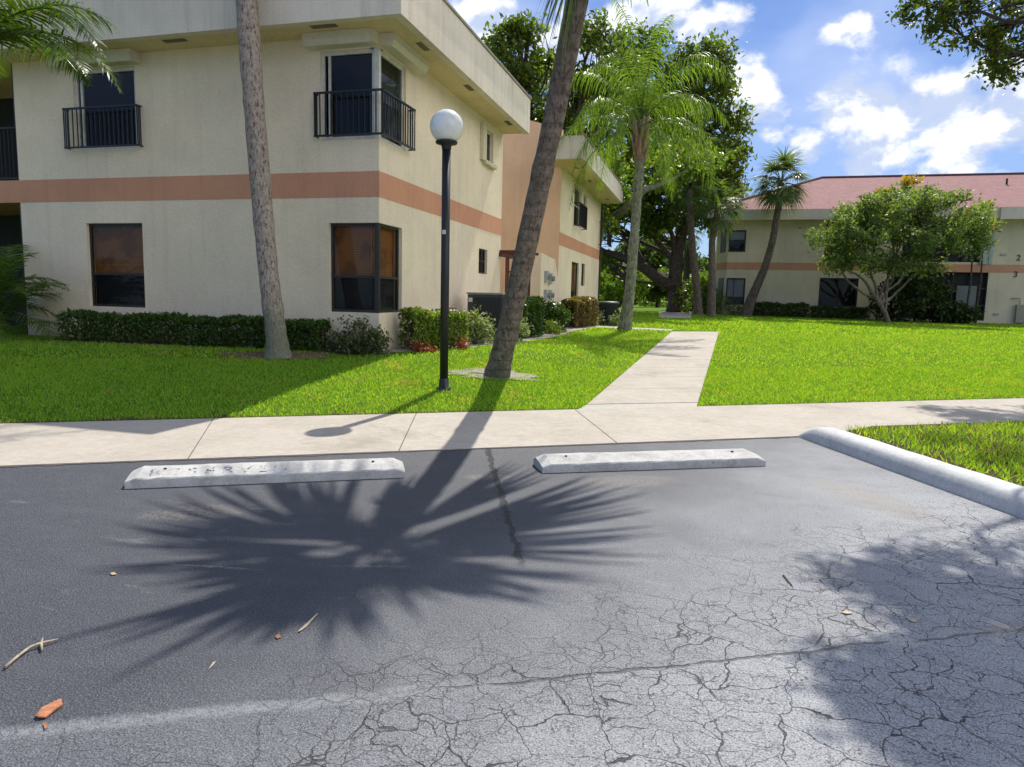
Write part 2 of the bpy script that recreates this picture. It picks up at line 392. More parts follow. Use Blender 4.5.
CONC = concrete('walk_concrete', (.46, .415, .35)); CONC2 = concrete('newer_concrete', (.47, .44, .385), (.42, .39, .33)); STOPM = concrete('wheel_stop_concrete', (.52, .51, .48), (.25, .24, .23), 4)
CURBM = concrete('painted_curb', (.60, .60, .58), (.38, .38, .37), 2, False)
JOINT = simple('joint_dirt', (.10, .085, .07), .95)
def soil():
    m_, t = mat('lawn_soil'); p = P(t)
    a = t.noise(p, 2.0, 6, .6); b_ = t.noise(p, 60, 4, .7)
    c = t.mix(t.ramp(a, .35, .65), (.10, .19, .012), (.15, .25, .02)); c = t.mix(t.ramp(b_, .4, .7, 0, .6), c, (.05, .09, .01))
    sp = t.a('ShaderNodeSeparateXYZ', {0: p})
    s_ = t.math('SUBTRACT', t.math('SUBTRACT', sp.outputs[1], t.math('MULTIPLY', sp.outputs[0], .622)), 10.67)
    dead = t.math('MAXIMUM', t.math('MULTIPLY', t.ramp(s_, .5, .0), t.ramp(t.noise(p, 3.5, 4, .6), .42, .6)), t.ramp(s_, .10, .04)); c = t.mix(dead, c, (.09, .06, .035))
    b = pbsdf(t, Base_Color=c, Roughness=.95); b.inputs['Specular IOR Level'].default_value = .1
    t.set(b, 'Normal', bump(t, b_, .8, .04)); return m_
SOIL = soil()
def grassmat():
    m_, t = mat('grass_blade'); p = P(t); r_ = t.a('ShaderNodeNewGeometry').outputs['Random Per Island']
    c = t.mix(t.ramp(r_, 0, .6), (.095, .26, .02), (.18, .38, .03)); c = t.mix(t.ramp(r_, .72, 1.0), c, (.36, .46, .10))
    big = t.noise(p, .45, 5, .6); md_ = t.noise(p, 2.4, 5, .65)
    c = t.mix(t.ramp(big, .42, .66, 0, .55), c, (.22, .40, .04)); c = t.mix(t.ramp(md_, .54, .70, 0, .5), c, (.10, .20, .015))
    c = t.mix(t.math('MULTIPLY', t.ramp(t.noise(p, 1.3, 6, .75), .55, .66), .65), c, (.34, .32, .12))
    b = t.a('ShaderNodeBsdfPrincipled', {'Base Color': c, 'Roughness': .5}); b.inputs['Specular IOR Level'].default_value = .3
    tr = t.a('ShaderNodeBsdfTranslucent', {'Color': t.mix(1.0, c, (2.5, 1.95, .5), 'MULTIPLY')}); mx = t.a('ShaderNodeMixShader', {0: .5, 1: b.outputs[0], 2: tr.outputs[0]})
    t.l.new(mx.outputs[0], t.out.inputs[0]); return m_
GRASS = grassmat()
MULCH = simple('mulch', (.13, .085, .05), .95, var=.5, sc=25, bs=.6)

# ------------------------------------------------------------------ ground
def le(t): return (t, y_edge(t))
mb = MB()
# asphalt: everything in front of the sidewalk
def yf(x): return 8.04 + .604*x                                    # front edge of the sidewalk
mb.poly([(-60, -60, 0), (60, -60, 0), (60, yf(60)+.1, 0), (1.1, yf(1.1)+.1, 0), (-60, yf(-60)+.1, 0)])
tag(mb.build('parking_lot', ASPH), kind='structure')
# lawn in rows of constant distance past the walk
xs = np.unique(np.concatenate([np.arange(-60, -16, 2.0), np.arange(-16, 14, .35), np.arange(14, 60, 2.0), np.arange(60, 401, 40), -np.arange(60, 401, 40)]))
ss = np.unique(np.concatenate([np.arange(0, 8, .25), np.arange(8, 40, .8), np.arange(40, 130, 8), [150, 200, 300, 500, 900]]))
XX, SS = np.meshgrid(xs, ss); YY = y_edge(XX) + SS; ZZ = gz(XX, YY) + .006
V = np.stack([XX, YY, ZZ], -1).reshape(-1, 3); nx = len(xs); idx = np.arange(len(V)).reshape(len(ss), nx)
Fq = np.stack([idx[:-1, :-1], idx[:-1, 1:], idx[1:, 1:], idx[1:, :-1]], -1).reshape(-1, 4)
tag(mesh_np('lawn_ground', V, Fq, SOIL, smooth=True), kind='structure')
# right grass patch between curb and sidewalk
rp = [(1.62, 8.90), (2.04, 9.45), (4.18, 10.75), (9, 13.6), (16, 17.8), (16, 8), (6, -3), (5.4, -3.0), (2.92, 5.9)]
tag(MB().poly([(x, y, .07) for x, y in rp]).build('verge_ground', SOIL), kind='structure')
# sidewalk slabs with open joints
mb = MB(); base = MB()
def slab(pts, z=.012, th=.1): mb.prism(pts, z-th, z)
jl = [-30, -24, -19, -15, -11.5, -8.6, None, None, None]
joints = [((x, y_edge(x)), (x+.9, yf(x+.9))) for x in (-30, -24, -19, -15, -11.6, -8.6)] + [((-5.66, 7.03), (-4.5, 5.28)), ((-3.58, 8.33), (-2.86, 6.3)), ((-1.70, 9.55), (-.86, 7.5))]
joints += [((x, y_edge(x)), (x+.9, yf(x+.9))) for x in (3.3, 6.6, 10, 14, 18, 24, 30)]
g = .005
for (a, b), (c, d) in zip(joints[:-1], joints[1:]):
    A = (a[0]+g, y_edge(a[0]+g)); B = (b[0]+g, yf(b[0]+g)); C_ = (c[0]-g, y_edge(c[0]-g)); D_ = (d[0]-g, yf(d[0]-g))
    slab([B, D_, C_, A])
tag(mb.build('sidewalk', CONC), kind='structure')
base.poly([(-30, y_edge(-30), .004), (-29, yf(-29), .004), (30, yf(30), .004), (30, y_edge(30), .004)])
tag(base.build('sidewalk_bed', JOINT), kind='structure')
rg = random.Random(12); eb = MB(); x = -20.0; up = []; lo = []
while x < 1.2:
    w1 = rg.uniform(-.004, .012); w2 = rg.uniform(.006, .035)*(1 if rg.random() < .8 else 1.8); up.append((x, yf(x)+.012+w1, .0145)); lo.append((x, yf(x)-w2, .0045)); x += rg.uniform(.03, .09)
for i in range(len(up)-1): eb.quad(lo[i], lo[i+1], (up[i+1][0], up[i+1][1], .0045), (up[i][0], up[i][1], .0045))
tag(eb.build('asphalt_edge_gap', JOINT), kind='structure')
# walkway towards the back, following the ground
def strip(name, pl, pr, n, matl, dz=.016, joints_at=None):
    """pl, pr: left and right border start/end points; slabs of n pieces with small joints"""
    mb = MB()
    for i in range(n):
        for k in range(3):
            q = []
            for (e, s_) in ((0, 0), (0, 1), (1, 1), (1, 0)):
                tt = (i + (k+e)/3)/n
                if e == 0 and k == 0: tt += .004/ n * 1.5
                if e == 1 and k == 2: tt -= .004 / n * 1.5
                P0 = np.array(pl[0])*(1-tt)+np.array(pl[1])*tt; P1 = np.array(pr[0])*(1-tt)+np.array(pr[1])*tt
                pt = P0 if s_ == 0 else P1
                q.append((pt[0], pt[1], float(gz(*pt))+dz))
            mb.quad(*q)
            for s_ in (0, 1):
                a, b = (q[0], q[3]) if s_ == 0 else (q[1], q[2])
                mb.quad(a, b, (b[0], b[1], b[2]-.08), (a[0], a[1], a[2]-.08))
    return tag(mb.build(name, matl), kind='structure')
mbp = MB(); mbp.poly([(-1.70, 9.61, .014), (-.07, 10.63, .014), (-.05, 10.9, .024), (-1.45, 10.05, .034)])
strip('path_apron', ((-1.66, 9.62), (-1.60, 10.05)), ((-.07, 10.60), (-.06, 10.95)), 1, CONC2, .012)
strip('path', ((-1.60, 10.05), (-1.11, 24.6)), ((-.06, 10.95), (.44, 25.7)), 10, CONC)
strip('path_crossing', ((-5.2, 24.9), (-1.15, 24.7)), ((-5.2, 26.2), (-1.10, 25.8)), 3, CONC, .02)
strip('path_beyond', ((-2.3, 35.8), (-3.0, 47.0)), ((-.75, 37.3), (-1.0, 50.0)), 6, CONC, .02)
# mulch beds under the planting beside the buildings
mb = MB()
def patch(mb, pts, dz=.012):
    mb.poly([(x, y, float(gz(x, y))+dz) for x, y in pts])
patch(mb, [(-12.9, 10.95), (-9, 11.2), (-6.9, 11.55), (-6.0, 12.0), (-6.0, 12.4), (-12.9, 12.4)], .014)
rg = random.Random(8)
patch(mb, [(-7.2+(1.0*math.cos(q*.196)-.1)*(.75+.4*rg.random()), 11.0+(.42*math.sin(q*.196)+.35*math.cos(q*.196))*(.75+.4*rg.random())) for q in range(32)], .02)
tag(mb.build('mulch_bed', MULCH), kind='structure')
mb = MB()
patch(mb, [(-6.0, 12.0), (-5.0, 13.2), (-4.3, 15.8), (-4.0, 19.6), (-4.1, 22.5), (-3.7, 26), (-6, 26), (-6.0, 12.4)], .018)
tag(mb.build('gravel_bed', concrete('pale_gravel', (.36, .33, .28), (.16, .13, .10), 8)), kind='structure')
# flat slab of bare concrete at the leaning palm
mb = MB(); rg = random.Random(3); pts = []
for k in range(40):
    th = 2*math.pi*k/40; rr = 1+.5*(rg.random()-.5)
    x = -3.42 + (.78*math.cos(th)*.92 - .42*math.sin(th)*.3)*rr; y = 11.42 + (.78*math.cos(th)*.55 + .40*math.sin(th)*.9)*rr
    pts.append((x, y, float(gz(x, y))+.02))
mb.poly(pts)
tag(mb.build('bare_ground', concrete('sandy_ground', (.33, .29, .25), (.22, .18, .14), 6)), kind='structure')

# grass blades
def blades(name, xr, sr, dens, h, wd, parent=None, keep=None, label=None):
    x0, x1 = xr; s0, s1 = sr; n = int((x1-x0)*(s1-s0)*dens)
    x = rng.uniform(x0, x1, n); s = rng.uniform(s0, s1, n); y = y_edge(x)+s
    k = keep(x, y, s); x, y = x[k], y[k]; n = len(x); z = gz(x, y)
    hh = h*rng.uniform(.5, 1.25, n); th = rng.uniform(0, 2*math.pi, n); w_ = wd*rng.uniform(.6, 1.3, n)
    ax = np.cos(th)*w_/2; ay = np.sin(th)*w_/2; lt = rng.uniform(0, 2*math.pi, n); ll = hh*rng.uniform(.2, 1.1, n)
    mx, my = np.cos(lt)*ll*.35, np.sin(lt)*ll*.35; tx, ty = np.cos(lt)*ll, np.sin(lt)*ll
    V = np.empty((n, 5, 3)); V[:, 0] = np.stack([x-ax, y-ay, z], -1); V[:, 1] = np.stack([x+ax, y+ay, z], -1)
    V[:, 2] = np.stack([x+mx+ax*.8, y+my+ay*.8, z+hh*.6], -1); V[:, 3] = np.stack([x+mx-ax*.8, y+my-ay*.8, z+hh*.6], -1)
    V[:, 4] = np.stack([x+tx, y+ty, z+hh], -1)
    b = np.arange(n)[:, None]*5
    o = mesh_np(name, V.reshape(-1, 3), [b+np.array([0, 1, 2, 3]), b+np.array([3, 2, 4])], GRASS)
    return tag(o, label, 'grass', kind='stuff')
def on_path(x, y):
    l = -1.60+(y-10.05)*.0337; r_ = -.06+(y-10.9)*.0337
    a = (x > l-.01) & (x < r_+.01) & (y < 25.75) & (y > 9.6)
    a |= (x > -5.2) & (x < -1.0) & (y > 24.85) & (y < 26.1)
    a |= (x > -2.3-(y-36)*.06) & (x < -.75-(y-37)*.02) & (y > 36.2) & (y < 49)
    return a
def in_bed(x, y):
    a = (y > 12.2) & (x < -5.9) & (y < 26)
    a |= (x < -6.0) & (y > 11.0+.09*(x+12.9)) & (y < 20) & (x > -12.9)
    a |= ((x+7.2)/.85)**2 + ((y-11.0-.35*(x+7.2))/.36)**2 < 1+.9*np.sin(x*17+y*5)*np.sin(y*21-x*9)
    bx = np.interp(y, [12.0, 13.2, 15.8, 19.6, 22.5, 26], [-6.0, -5.0, -4.3, -4.0, -4.1, -3.7])
    a |= (x < bx) & (y > 12.0) & (y < 26)
    a |= ((x+3.42)*.88+(y-11.42)*.5)**2/.66**2 + ((y-11.42)*.88-(x+3.42)*.5)**2/.26**2 < 1 + .8*np.sin(x*23+y*9)*np.sin(y*19-x*7)
    return a
nearkeep = lambda x, y, s: ~on_path(x, y) & ~in_bed(x, y) & (s > .035+.03*np.sin(x*11)*np.sin(x*4.3+1)+.03*np.sin(x*29))
blades('grass', (-14, 9.5), (0.01, 4.5), 1700, .052, .010, keep=lambda x, y, s: nearkeep(x, y, s), label='bright green mown lawn grass beside the sidewalk and building')
blades('grass', (-16, 21), (4.5, 14), 480, .058, .017, keep=nearkeep, label='mown lawn grass in the middle of the yard around the path')
blades('grass', (-5, 26), (14, 40), 140, .07, .04, keep=lambda x, y, s: nearkeep(x, y, s) & (y < 46), label='sunlit lawn grass stretching back to the far red roofed building')
def verge(name):
    n = 70000; x = rng.uniform(1.5, 9, n); y = rng.uniform(3, 14, n)
    # inside: right of curb line and in front of sidewalk
    cx_ = 1.63 + (8.9-y)*.42
    k = (x > cx_+.03) & (y < yf(x)+.02-.0) & (y < 9.0+.62*(x-1.62)); x, y = x[k], y[k]; n = len(x)
    hh = .07*rng.uniform(.5, 1.3, n); th = rng.uniform(0, 6.28, n); w_ = .013*rng.uniform(.6, 1.3, n); ax = np.cos(th)*w_/2; ay = np.sin(th)*w_/2
    lt = rng.uniform(0, 6.28, n); ll = hh*rng.uniform(.2, 1.1, n); z = np.full(n, .07)
    V = np.stack([np.stack([x-ax, y-ay, z], -1), np.stack([x+ax, y+ay, z], -1), np.stack([x+np.cos(lt)*ll, y+np.sin(lt)*ll, z+hh], -1)], 1)
    return tag(mesh_np(name, V.reshape(-1, 3), np.arange(n*3).reshape(-1, 3), GRASS), 'shaded grass in the corner behind the painted curb', 'grass', kind='stuff')
verge('grass')

# ------------------------------------------------------------------ building helpers
def window(parent, M, u0, u1, z0, z1, frame=BRONZE, fw=.05, rail=None, mull=(), upper='blind', lower='screen_or_dark', inset=.07, open_left=False, open_right=False, zs=None):
    """frame + glass panes + what hangs behind them, set back in the reveal"""
    fb = MB(); n0, n1 = -inset-.05, -inset
    l0 = u0 if open_left else u0; r0 = u1
    fb.box(l0, r0, n0, n1, z0, z0+fw, M); fb.box(l0, r0, n0, n1, z1-fw, z1, M)
    fb.box(l0, l0+fw, n0, n1, z0+fw, z1-fw, M); fb.box(r0-fw, r0, n0, n1, z0+fw, z1-fw, M)
    if rail: fb.box(l0+fw, r0-fw, n0-.004, n1+.006, rail-.025, rail+.025, M)
    for q in mull: fb.box(q-.022, q+.022, n0-.003, n1+.004, z0+fw, z1-fw, M)
    win = fb.build('window', frame, parent)
    MB().quad(M(l0+fw, n0+.025, z0+fw), M(r0-fw, n0+.025, z0+fw), M(r0-fw, n0+.025, z1-fw), M(l0+fw, n0+.025, z1-fw)).build('pane', GLASS, win)
    mm = {'blind': BLIND, 'dark': DARKROOM, 'screen_or_dark': SCREEN, 'curtain_or_dark': CURT}
    zr = rail if rail else z0+fw
    def sheet(nm, a, b, key, dn):
        MB().box(l0+.01, r0-.01, n0-dn-.01, n0-dn, a, b, M).build(nm, mm[key], win)
    if upper: sheet('blind' if upper == 'blind' else 'curtain_or_dark', zr, z1-.01, upper, .06)  # dark option: near-black sheet, the unlit room's shade put into its colour
    if rail and lower: sheet('screen_or_dark', z0+.01, zr-.002, lower, .05)
    return win
def railing(parent, M, u0, u1, z0, z1, out_, returns=(True, True), nb=None, name='railing'):
    mb = MB(); r_ = .014
    nb = nb or max(3, int((u1-u0)/.11))
    mb.box(u0, u1, out_-.02, out_+.02, z1-.035, z1, M); mb.box(u0, u1, out_-.015, out_+.015, z0, z0+.035, M)
    for i in range(nb+1):
        u = u0+.012 + (u1-u0-.024)*i/nb; mb.box(u-.009, u+.009, out_-.009, out_+.009, z0+.035, z1-.035, M)
    for k, u in enumerate((u0, u1)):
        if returns[k]:
            uu = u+.012 if k == 0 else u-.012
            mb.box(uu-.012, uu+.012, 0, out_-.02, z1-.03, z1-.004, M); mb.box(uu-.012, uu+.012, 0, out_-.016, z0+.004, z0+.03, M)
            for q in (out_*.35, out_*.68): mb.box(uu-.009, uu+.009, q-.009, q+.009, z0+.03, z1-.03, M)
    return mb.build(name, BLACK, parent)
def shutter_box(parent, M, u0, u1, z0, z1, dep=.30):
    mb = MB()
    prof = [(0.002, z0), (dep*.8, z0), (dep, z0+.09), (dep, z1), (0.002, z1)]
    n = len(prof); b = len(mb.v)
    mb.v += [M(u0, a, z) for a, z in prof] + [M(u1, a, z) for a, z in prof]
    mb.f.append(tuple(range(b, b+n))); mb.f.append(tuple(range(b+n, b+2*n))[::-1])
    for i in range(n): j = (i+1) % n; mb.f.append((b+i, b+n+i, b+n+j, b+j))
    mb.box(u0-.012, u0, 0.002, dep*.93, z0+.01, z1-.002, M); mb.box(u1, u1+.012, 0.002, dep*.93, z0+.01, z1-.002, M)
    return mb.build('shutter_box', SHUT, parent)

# ------------------------------------------------------------------ building 1 (left, near)
XC, YF1, YE, XL = -5.99, 12.3, 20.4, -14.5
B1 = thing('apartment_building', (XC, YF1, .4), 'near cream stucco two storey building at left with corner windows and terracotta band', 'building')
MF = plane_map((0, YF1, 0), (1, 0, 0), (0, -1, 0)); MS = plane_map((XC, 0, 0), (0, 1, 0), (1, 0, 0))
BZ0, BZ1, SOF, TOPF = 3.33, 3.80, 6.22, 7.15
hf = [(-12.76, -11.33, 1.14, 2.88), (-7.03, XC, 1.18, 2.86), (-12.93, -11.36, 4.38, 5.98), (-7.19, XC, 4.38, 5.98)]
hs = [(YF1, 13.34, 1.18, 2.86), (YF1, 13.50, 4.38, 5.98), (18.32, 19.08, 2.15, 2.82), (18.55, 19.45, 5.20, 6.02)]
mb = MB(); wall(mb, MF, XL, XC, .2, SOF+.02, hf); wall(mb, MS, YF1, YE, .2, SOF+.02, hs)
# end walls, recess wall and floor slab of the loggia at left
mb.quad((XL, YF1, .2), (XL, 15, .2), (XL, 15, SOF+.02), (XL, YF1, SOF+.02)); mb.box(-24, XL-.002, 14.6, 14.8, .2, SOF+.02)
mb.quad((XC, YE, .2), (-12, YE, .2), (-12, YE, SOF+.02), (XC, YE, SOF+.02))
mb.build('wall', CREAM, B1)
mb = MB(); mb.box(XL, XC+.0, -.002, .006, BZ0, BZ1, MF); mb.box(YF1-.006, YE, -.002, .006, BZ0, BZ1, MS); mb.box(-24, XL, -2.3, .006, BZ0, BZ1, MF)
mb.build('band', BAND, B1)
# roof: fascia ring, soffit, flat roof, coping
ox, oy = -5.2, 11.5
rf = MB(); rf.box(-24, ox, oy, oy+.16, SOF-.02, TOPF); rf.box(ox-.16, ox, oy+.16, YE, SOF-.02, TOPF); rf.box(-24, ox-.162, YE-.16, YE-.002, SOF+.05, TOPF)
roof = rf.build('roof', FASCIA, B1)
MB().box(-24, ox-.162, oy+.162, YE-.02, SOF, SOF+.03).build('soffit', CREAMSOFF, roof)
MB().box(-24, ox-.162, oy+.162, YE-.165, TOPF-.12, TOPF-.08).build('roof_deck', FASCIA, roof)
cp = MB(); cp.box(-24, ox+.035, oy-.035, oy+.2, TOPF+.002, TOPF+.05); cp.box(ox-.2, ox+.035, oy+.2, YE+.03, TOPF+.002, TOPF+.05)
cp.build('coping', simple('coping_metal', (.30, .26, .21), .6), roof)
VENT = simple('vent_metal', (.20, .17, .12), .6)
for (vx, vy, a, b) in ((-10.0, 11.85, .5, .12), (-6.8, 11.78, .5, .12), (-5.47, 13.1, .12, .42), (-5.47, 15.8, .12, .42), (-5.47, 19.1, .12, .42)):
    v = MB(); v.box(vx-a/2, vx+a/2, vy-b/2, vy+b/2, SOF-.012, SOF-.001)
    for k in range(4):
        if a > b: v.box(vx-a/2+.02, vx+a/2-.02, vy-b/2+.015+k*.026, vy-b/2+.028+k*.026, SOF-.022, SOF-.012)
        else: v.box(vx-b*0-a/2+.015+k*.026, vx-a/2+.028+k*.026, vy-b/2+.02, vy+b/2-.02, SOF-.022, SOF-.012)
    v.build('soffit_vent', VENT, B1)
# windows
window(B1, MF, -12.76, -11.33, 1.14, 2.88, rail=1.83)
window(B1, MF, -7.03, XC-.062, 1.18, 2.86, rail=1.86); window(B1, MS, YF1+.062, 13.34, 1.18, 2.86, rail=1.86)
pb = MB(); pb.box(XC-.075, XC-.008, YF1+.008, YF1+.075, 1.18, 2.86); pb.build('corner_post', BRONZE, B1)
window(B1, MF, -12.93, -11.36, 4.38, 5.98, WHITEF, .07, mull=(-12.76,), upper='dark', inset=.05)
window(B1, MF, -7.19, XC-.092, 4.38, 5.98, WHITEF, .07, mull=(-7.02,), upper='dark', inset=.05)
window(B1, MS, YF1+.092, 13.50, 4.38, 5.98, WHITEF, .07, upper='dark', inset=.05)
pb = MB(); pb.box(XC-.10, XC-.006, YF1+.006, YF1+.10, 4.38, 5.98); pb.build('corner_post', WHITEF, B1)
window(B1, MS, 18.32, 19.08, 2.15, 2.82, rail=2.5, upper='dark'); window(B1, MS, 18.55, 19.45, 5.20, 6.02, WHITEF, .05, mull=(19.0,), upper='dark')
sb = MB(); sb.box(18.25, 18.55, .002, .10, 5.12, 6.05, MS); sb.box(18.45, 19.5, .002, .12, 5.06, 5.15, MS); sb.build('window_shutter', SHUT, B1)
railing(B1, MF, -13.08, -11.22, 4.39, 5.20, .13)
rl = MB()
railing(B1, MF, -7.25, XC+.13, 4.42, 5.22, .13, (True, False)); railing(B1, MS, YF1-.13, 13.66, 4.42, 5.22, .13, (False, True))
shutter_box(B1, MF, -13.25, -11.2, 6.0, 6.215); shutter_box(B1, MF, -7.38, XC+.0, 6.0, 6.215); shutter_box(B1, MS, YF1-.0, 13.95, 6.0, 6.215)
# loggia at the far left
lg = MB(); lg.box(-24, XL-.01, 14.5, 14.59, .3, SOF); lg.build('screen_or_dark', SCREEN, B1)  # near-black sheet over the back wall, the recess shade put into its colour
railing(B1, MF, -20, XL-.02, 3.85, 4.95, -.12, (False, False))
lg = MB()
for x in (-14.56, -15.9, -17.3): lg.box(x-.035, x+.035, YF1+.05, YF1+.12, .4, BZ0-.002); MB().box(x-.035, x+.035, YF1+.05, YF1+.10, 4.96, SOF-.002).build('post', BRONZE, B1)
lg.box(-20, XL-.02, YF1+.055, YF1+.11, 1.35, 1.42); lg.build('screen_frame', BRONZE, B1)
LAV = simple('dark_room_floor', (.05, .045, .04), .9)
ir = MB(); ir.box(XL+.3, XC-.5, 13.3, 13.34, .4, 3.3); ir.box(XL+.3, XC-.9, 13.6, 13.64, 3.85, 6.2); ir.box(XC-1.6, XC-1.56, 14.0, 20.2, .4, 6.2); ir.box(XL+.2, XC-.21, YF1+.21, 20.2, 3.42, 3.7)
ir.build('dark_backing', DARKROOM, B1)  # near-black sheets added behind the windows so the rooms read dark
# small conduit box on side wall near the AC
cb = MB(); cb.box(16.0, 16.35, .002, .09, .75, 1.25, MS); cb.box(16.15, 16.2, .002, .04, .45, .75, MS); cb.build('electrical_box', simple('box_paint', (.34, .20, .14), .6), B1)

# ------------------------------------------------------------------ building 2 (left, next)
X2, Y2, Y2E = -5.5, 26.5, 37.0
B2 = thing('apartment_building', (X2, Y2, .5), 'next building on the left with peach end wall behind the leaning palm trunk', 'building')
M2 = plane_map((X2, 0, 0), (0, 1, 0), (1, 0, 0)); M2F = plane_map((0, Y2, 0), (1, 0, 0), (0, -1, 0))
h2 = [(29.3, 31.0, 4.55, 6.15), (31.5, 32.4, 5.0, 6.1), (29.2, 30.9, .85, 3.05), (31.6, 32.5, 2.1, 3.1)]
mb = MB(); wall(mb, M2, Y2, Y2E, .3, 6.4, h2); mb.quad((X2, Y2E, .3), (-14, Y2E, .3), (-14, Y2E, 6.4), (X2, Y2E, 6.4)); mb.build('wall', CREAM, B2)
mb = MB(); mb.box(-14, X2-.3, Y2, Y2+.2, .3, 6.6)
pts = [(-14, 8.9), (-9, 8.75), (-5.505, 7.72), (-5.505, 6.6), (-14, 6.6)]
mb.poly([(x, Y2, z) for x, z in pts][::-1]); mb.poly([(x, Y2+.2, z) for x, z in pts]); mb.quad((-9, Y2, 8.75), (-5.505, Y2, 7.72), (-5.505, Y2+.2, 7.72), (-9, Y2+.2, 8.75))
mb.quad((-5.505, Y2, 6.6), (-5.505, Y2+.2, 6.6), (-5.505, Y2+.2, 7.72), (-5.505, Y2, 7.72)); mb.box(X2-.299, X2-.003, Y2-.004, Y2-.001, .3, 6.6)
mb.build('end_wall', PEACH, B2)
mb = MB(); mb.box(Y2-.0, Y2E, -.002, .006, 3.52, 4.0, M2); mb.build('band', BAND, B2)
rf = MB(); ex = -4.4
rf.box(ex-.15, ex, 24.95, 36.6, 6.33, 7.1); rf.box(-5.75, ex, 24.8, 24.95, 6.33, 7.1); rf.box(-5.75, ex-.15, 36.45, 36.6, 6.33, 7.1)
roof = rf.build('roof', FASCIA, B2); MB().box(-5.75, ex-.152, 24.952, 36.44, 6.36, 6.42).build('soffit', CREAMSOFF, roof); MB().box(-5.75, ex-.152, 24.952, 36.44, 6.95, 7.0).build('roof_deck', FASCIA, roof)
MB().box(ex-.2, ex+.04, 24.76, 36.64, 7.102, 7.15).build('coping', bpy.data.materials['coping_metal'], roof)
window(B2, M2, 29.3, 31.0, 4.55, 6.15, WHITEF, .06, rail=5.4, upper='dark'); window(B2, M2, 31.5, 32.4, 5.0, 6.1, WHITEF, .06, upper='dark')
window(B2, M2, 29.2, 30.9, .85, 3.05, rail=1.85, upper='blind'); window(B2, M2, 31.6, 32.5, 2.1, 3.1, upper='dark')
railing(B2, M2, 29.2, 31.1, 4.5, 5.45, .25); railing(B2, M2, 36.2, 37.8, 4.25, 5.4, .45, name='balcony_railing')
MB().tube([(X2+.06, 36.7, .7), (X2+.06, 36.7, 6.3)], .045, 8).build('downspout', BRONZE, B2)
for y in (26.5, 29.5, 32.5, 35.0): MB().box(-5.05, -4.9, y, y+.4, 6.348, 6.359).build('soffit_vent', VENT, B2)
# low wing wall with meters
WW = thing('wing_wall', (-5.2, 22.1, .45), 'low cream utility wall with chamfered top beside the trellis', 'wall')
mb = MB(); pr = [(22.1, .35), (25.3, .35), (25.3, 1.75), (24.2, 2.85), (22.1, 2.95)]
b = len(mb.v); mb.v += [(-5.15, y, z) for y, z in pr] + [(-5.75, y, z) for y, z in pr]; n = 5
mb.f.append(tuple(range(n))); mb.f.append(tuple(range(n, 2*n))[::-1])
for i in range(n): j = (i+1) % n; mb.f.append((i, n+i, n+j, j))
mb.build('wall', CREAM, WW)
GREYB = simple('meter_grey', (.42, .42, .40), .5)
for (y, z) in ((22.75, 2.2), (23.3, 2.15), (22.75, 1.6), (23.3, 1.6)):
    mm = MB(); mm.box(-5.148, -5.05, y-.16, y+.16, z-.16, z+.2); mt = mm.build('meter', GREYB, WW)
    MB().tube([(-5.05, y, z+.02), (-4.95, y, z+.02)], .085, 12).build('meter_dial', simple('dial_glass', (.3, .3, .3), .2), mt)
# trellis
TR = thing('trellis', (-5.7, 21.0, .45), 'dark reddish brown timber trellis with climbing vine between the two buildings', 'trellis')
TW = simple('trellis_wood', (.10, .035, .025), .8)
mb = MB()
for x in (-5.95, -5.72, -5.5, -5.27): mb.box(x-.03, x+.03, 21.0, 21.06, .4, 2.72)
for x in (-5.95, -5.27): mb.box(x-.05, x+.05, 20.96, 21.06, .4, 2.75); mb.box(x-.04, x+.04, 20.2, 21.6, 2.72, 2.82)
for z in (.8, 1.3, 1.8, 2.3): mb.box(-5.98, -5.24, 21.06, 21.09, z-.025, z+.025)
for y in (20.3, 20.7, 21.1, 21.5): mb.box(-6.1, -5.1, y-.03, y+.03, 2.822, 2.90)
mb.build('frame', TW, TR)

# ------------------------------------------------------------------ leaves and trees
def leaves(C, L, Wd, mat_, name, parent, up=.4, nrm=None, jitter=1.0, rg=rng):
    """diamond leaves folded along the middle; C centres (n,3)"""
    n = len(C); d = rg.normal(size=(n, 3)); d /= np.linalg.norm(d, axis=1)[:, None]
    nn = rg.normal(size=(n, 3)); nn[:, 2] += up*2
    if nrm is not None: nn += nrm*1.2
    nn -= d*(nn*d).sum(1)[:, None]; nn /= (np.linalg.norm(nn, axis=1)[:, None]+1e-9)
    s = np.cross(d, nn); l = (L*rg.uniform(.6, 1.3, n))[:, None]; w_ = (Wd*rg.uniform(.6, 1.25, n))[:, None]
    a = C - d*l/2; c = C + d*l/2; b = C + s*w_/2 + nn*w_*.18; e = C - s*w_/2 + nn*w_*.18
    V = np.stack([a, b, c, e], 1).reshape(-1, 3)
    return mesh_np(name, V, np.arange(n*4).reshape(-1, 4), mat_, parent)
def blob_pts(c, r, n, clump, spread, rg=rng, shell=.55):
    """clumped points inside an ellipsoid, denser towards its skin"""
    c = np.array(c, float); r = np.array(r, float)*np.ones(3)
    k = rg.normal(size=(clump, 3)); k /= np.linalg.norm(k, axis=1)[:, None]; k *= (shell+(1-shell)*rg.random(clump)**.6)[:, None]
    cc = c + k*r; pick = rg.integers(0, clump, n)
    return cc[pick] + rg.normal(size=(n, 3))*spread, cc
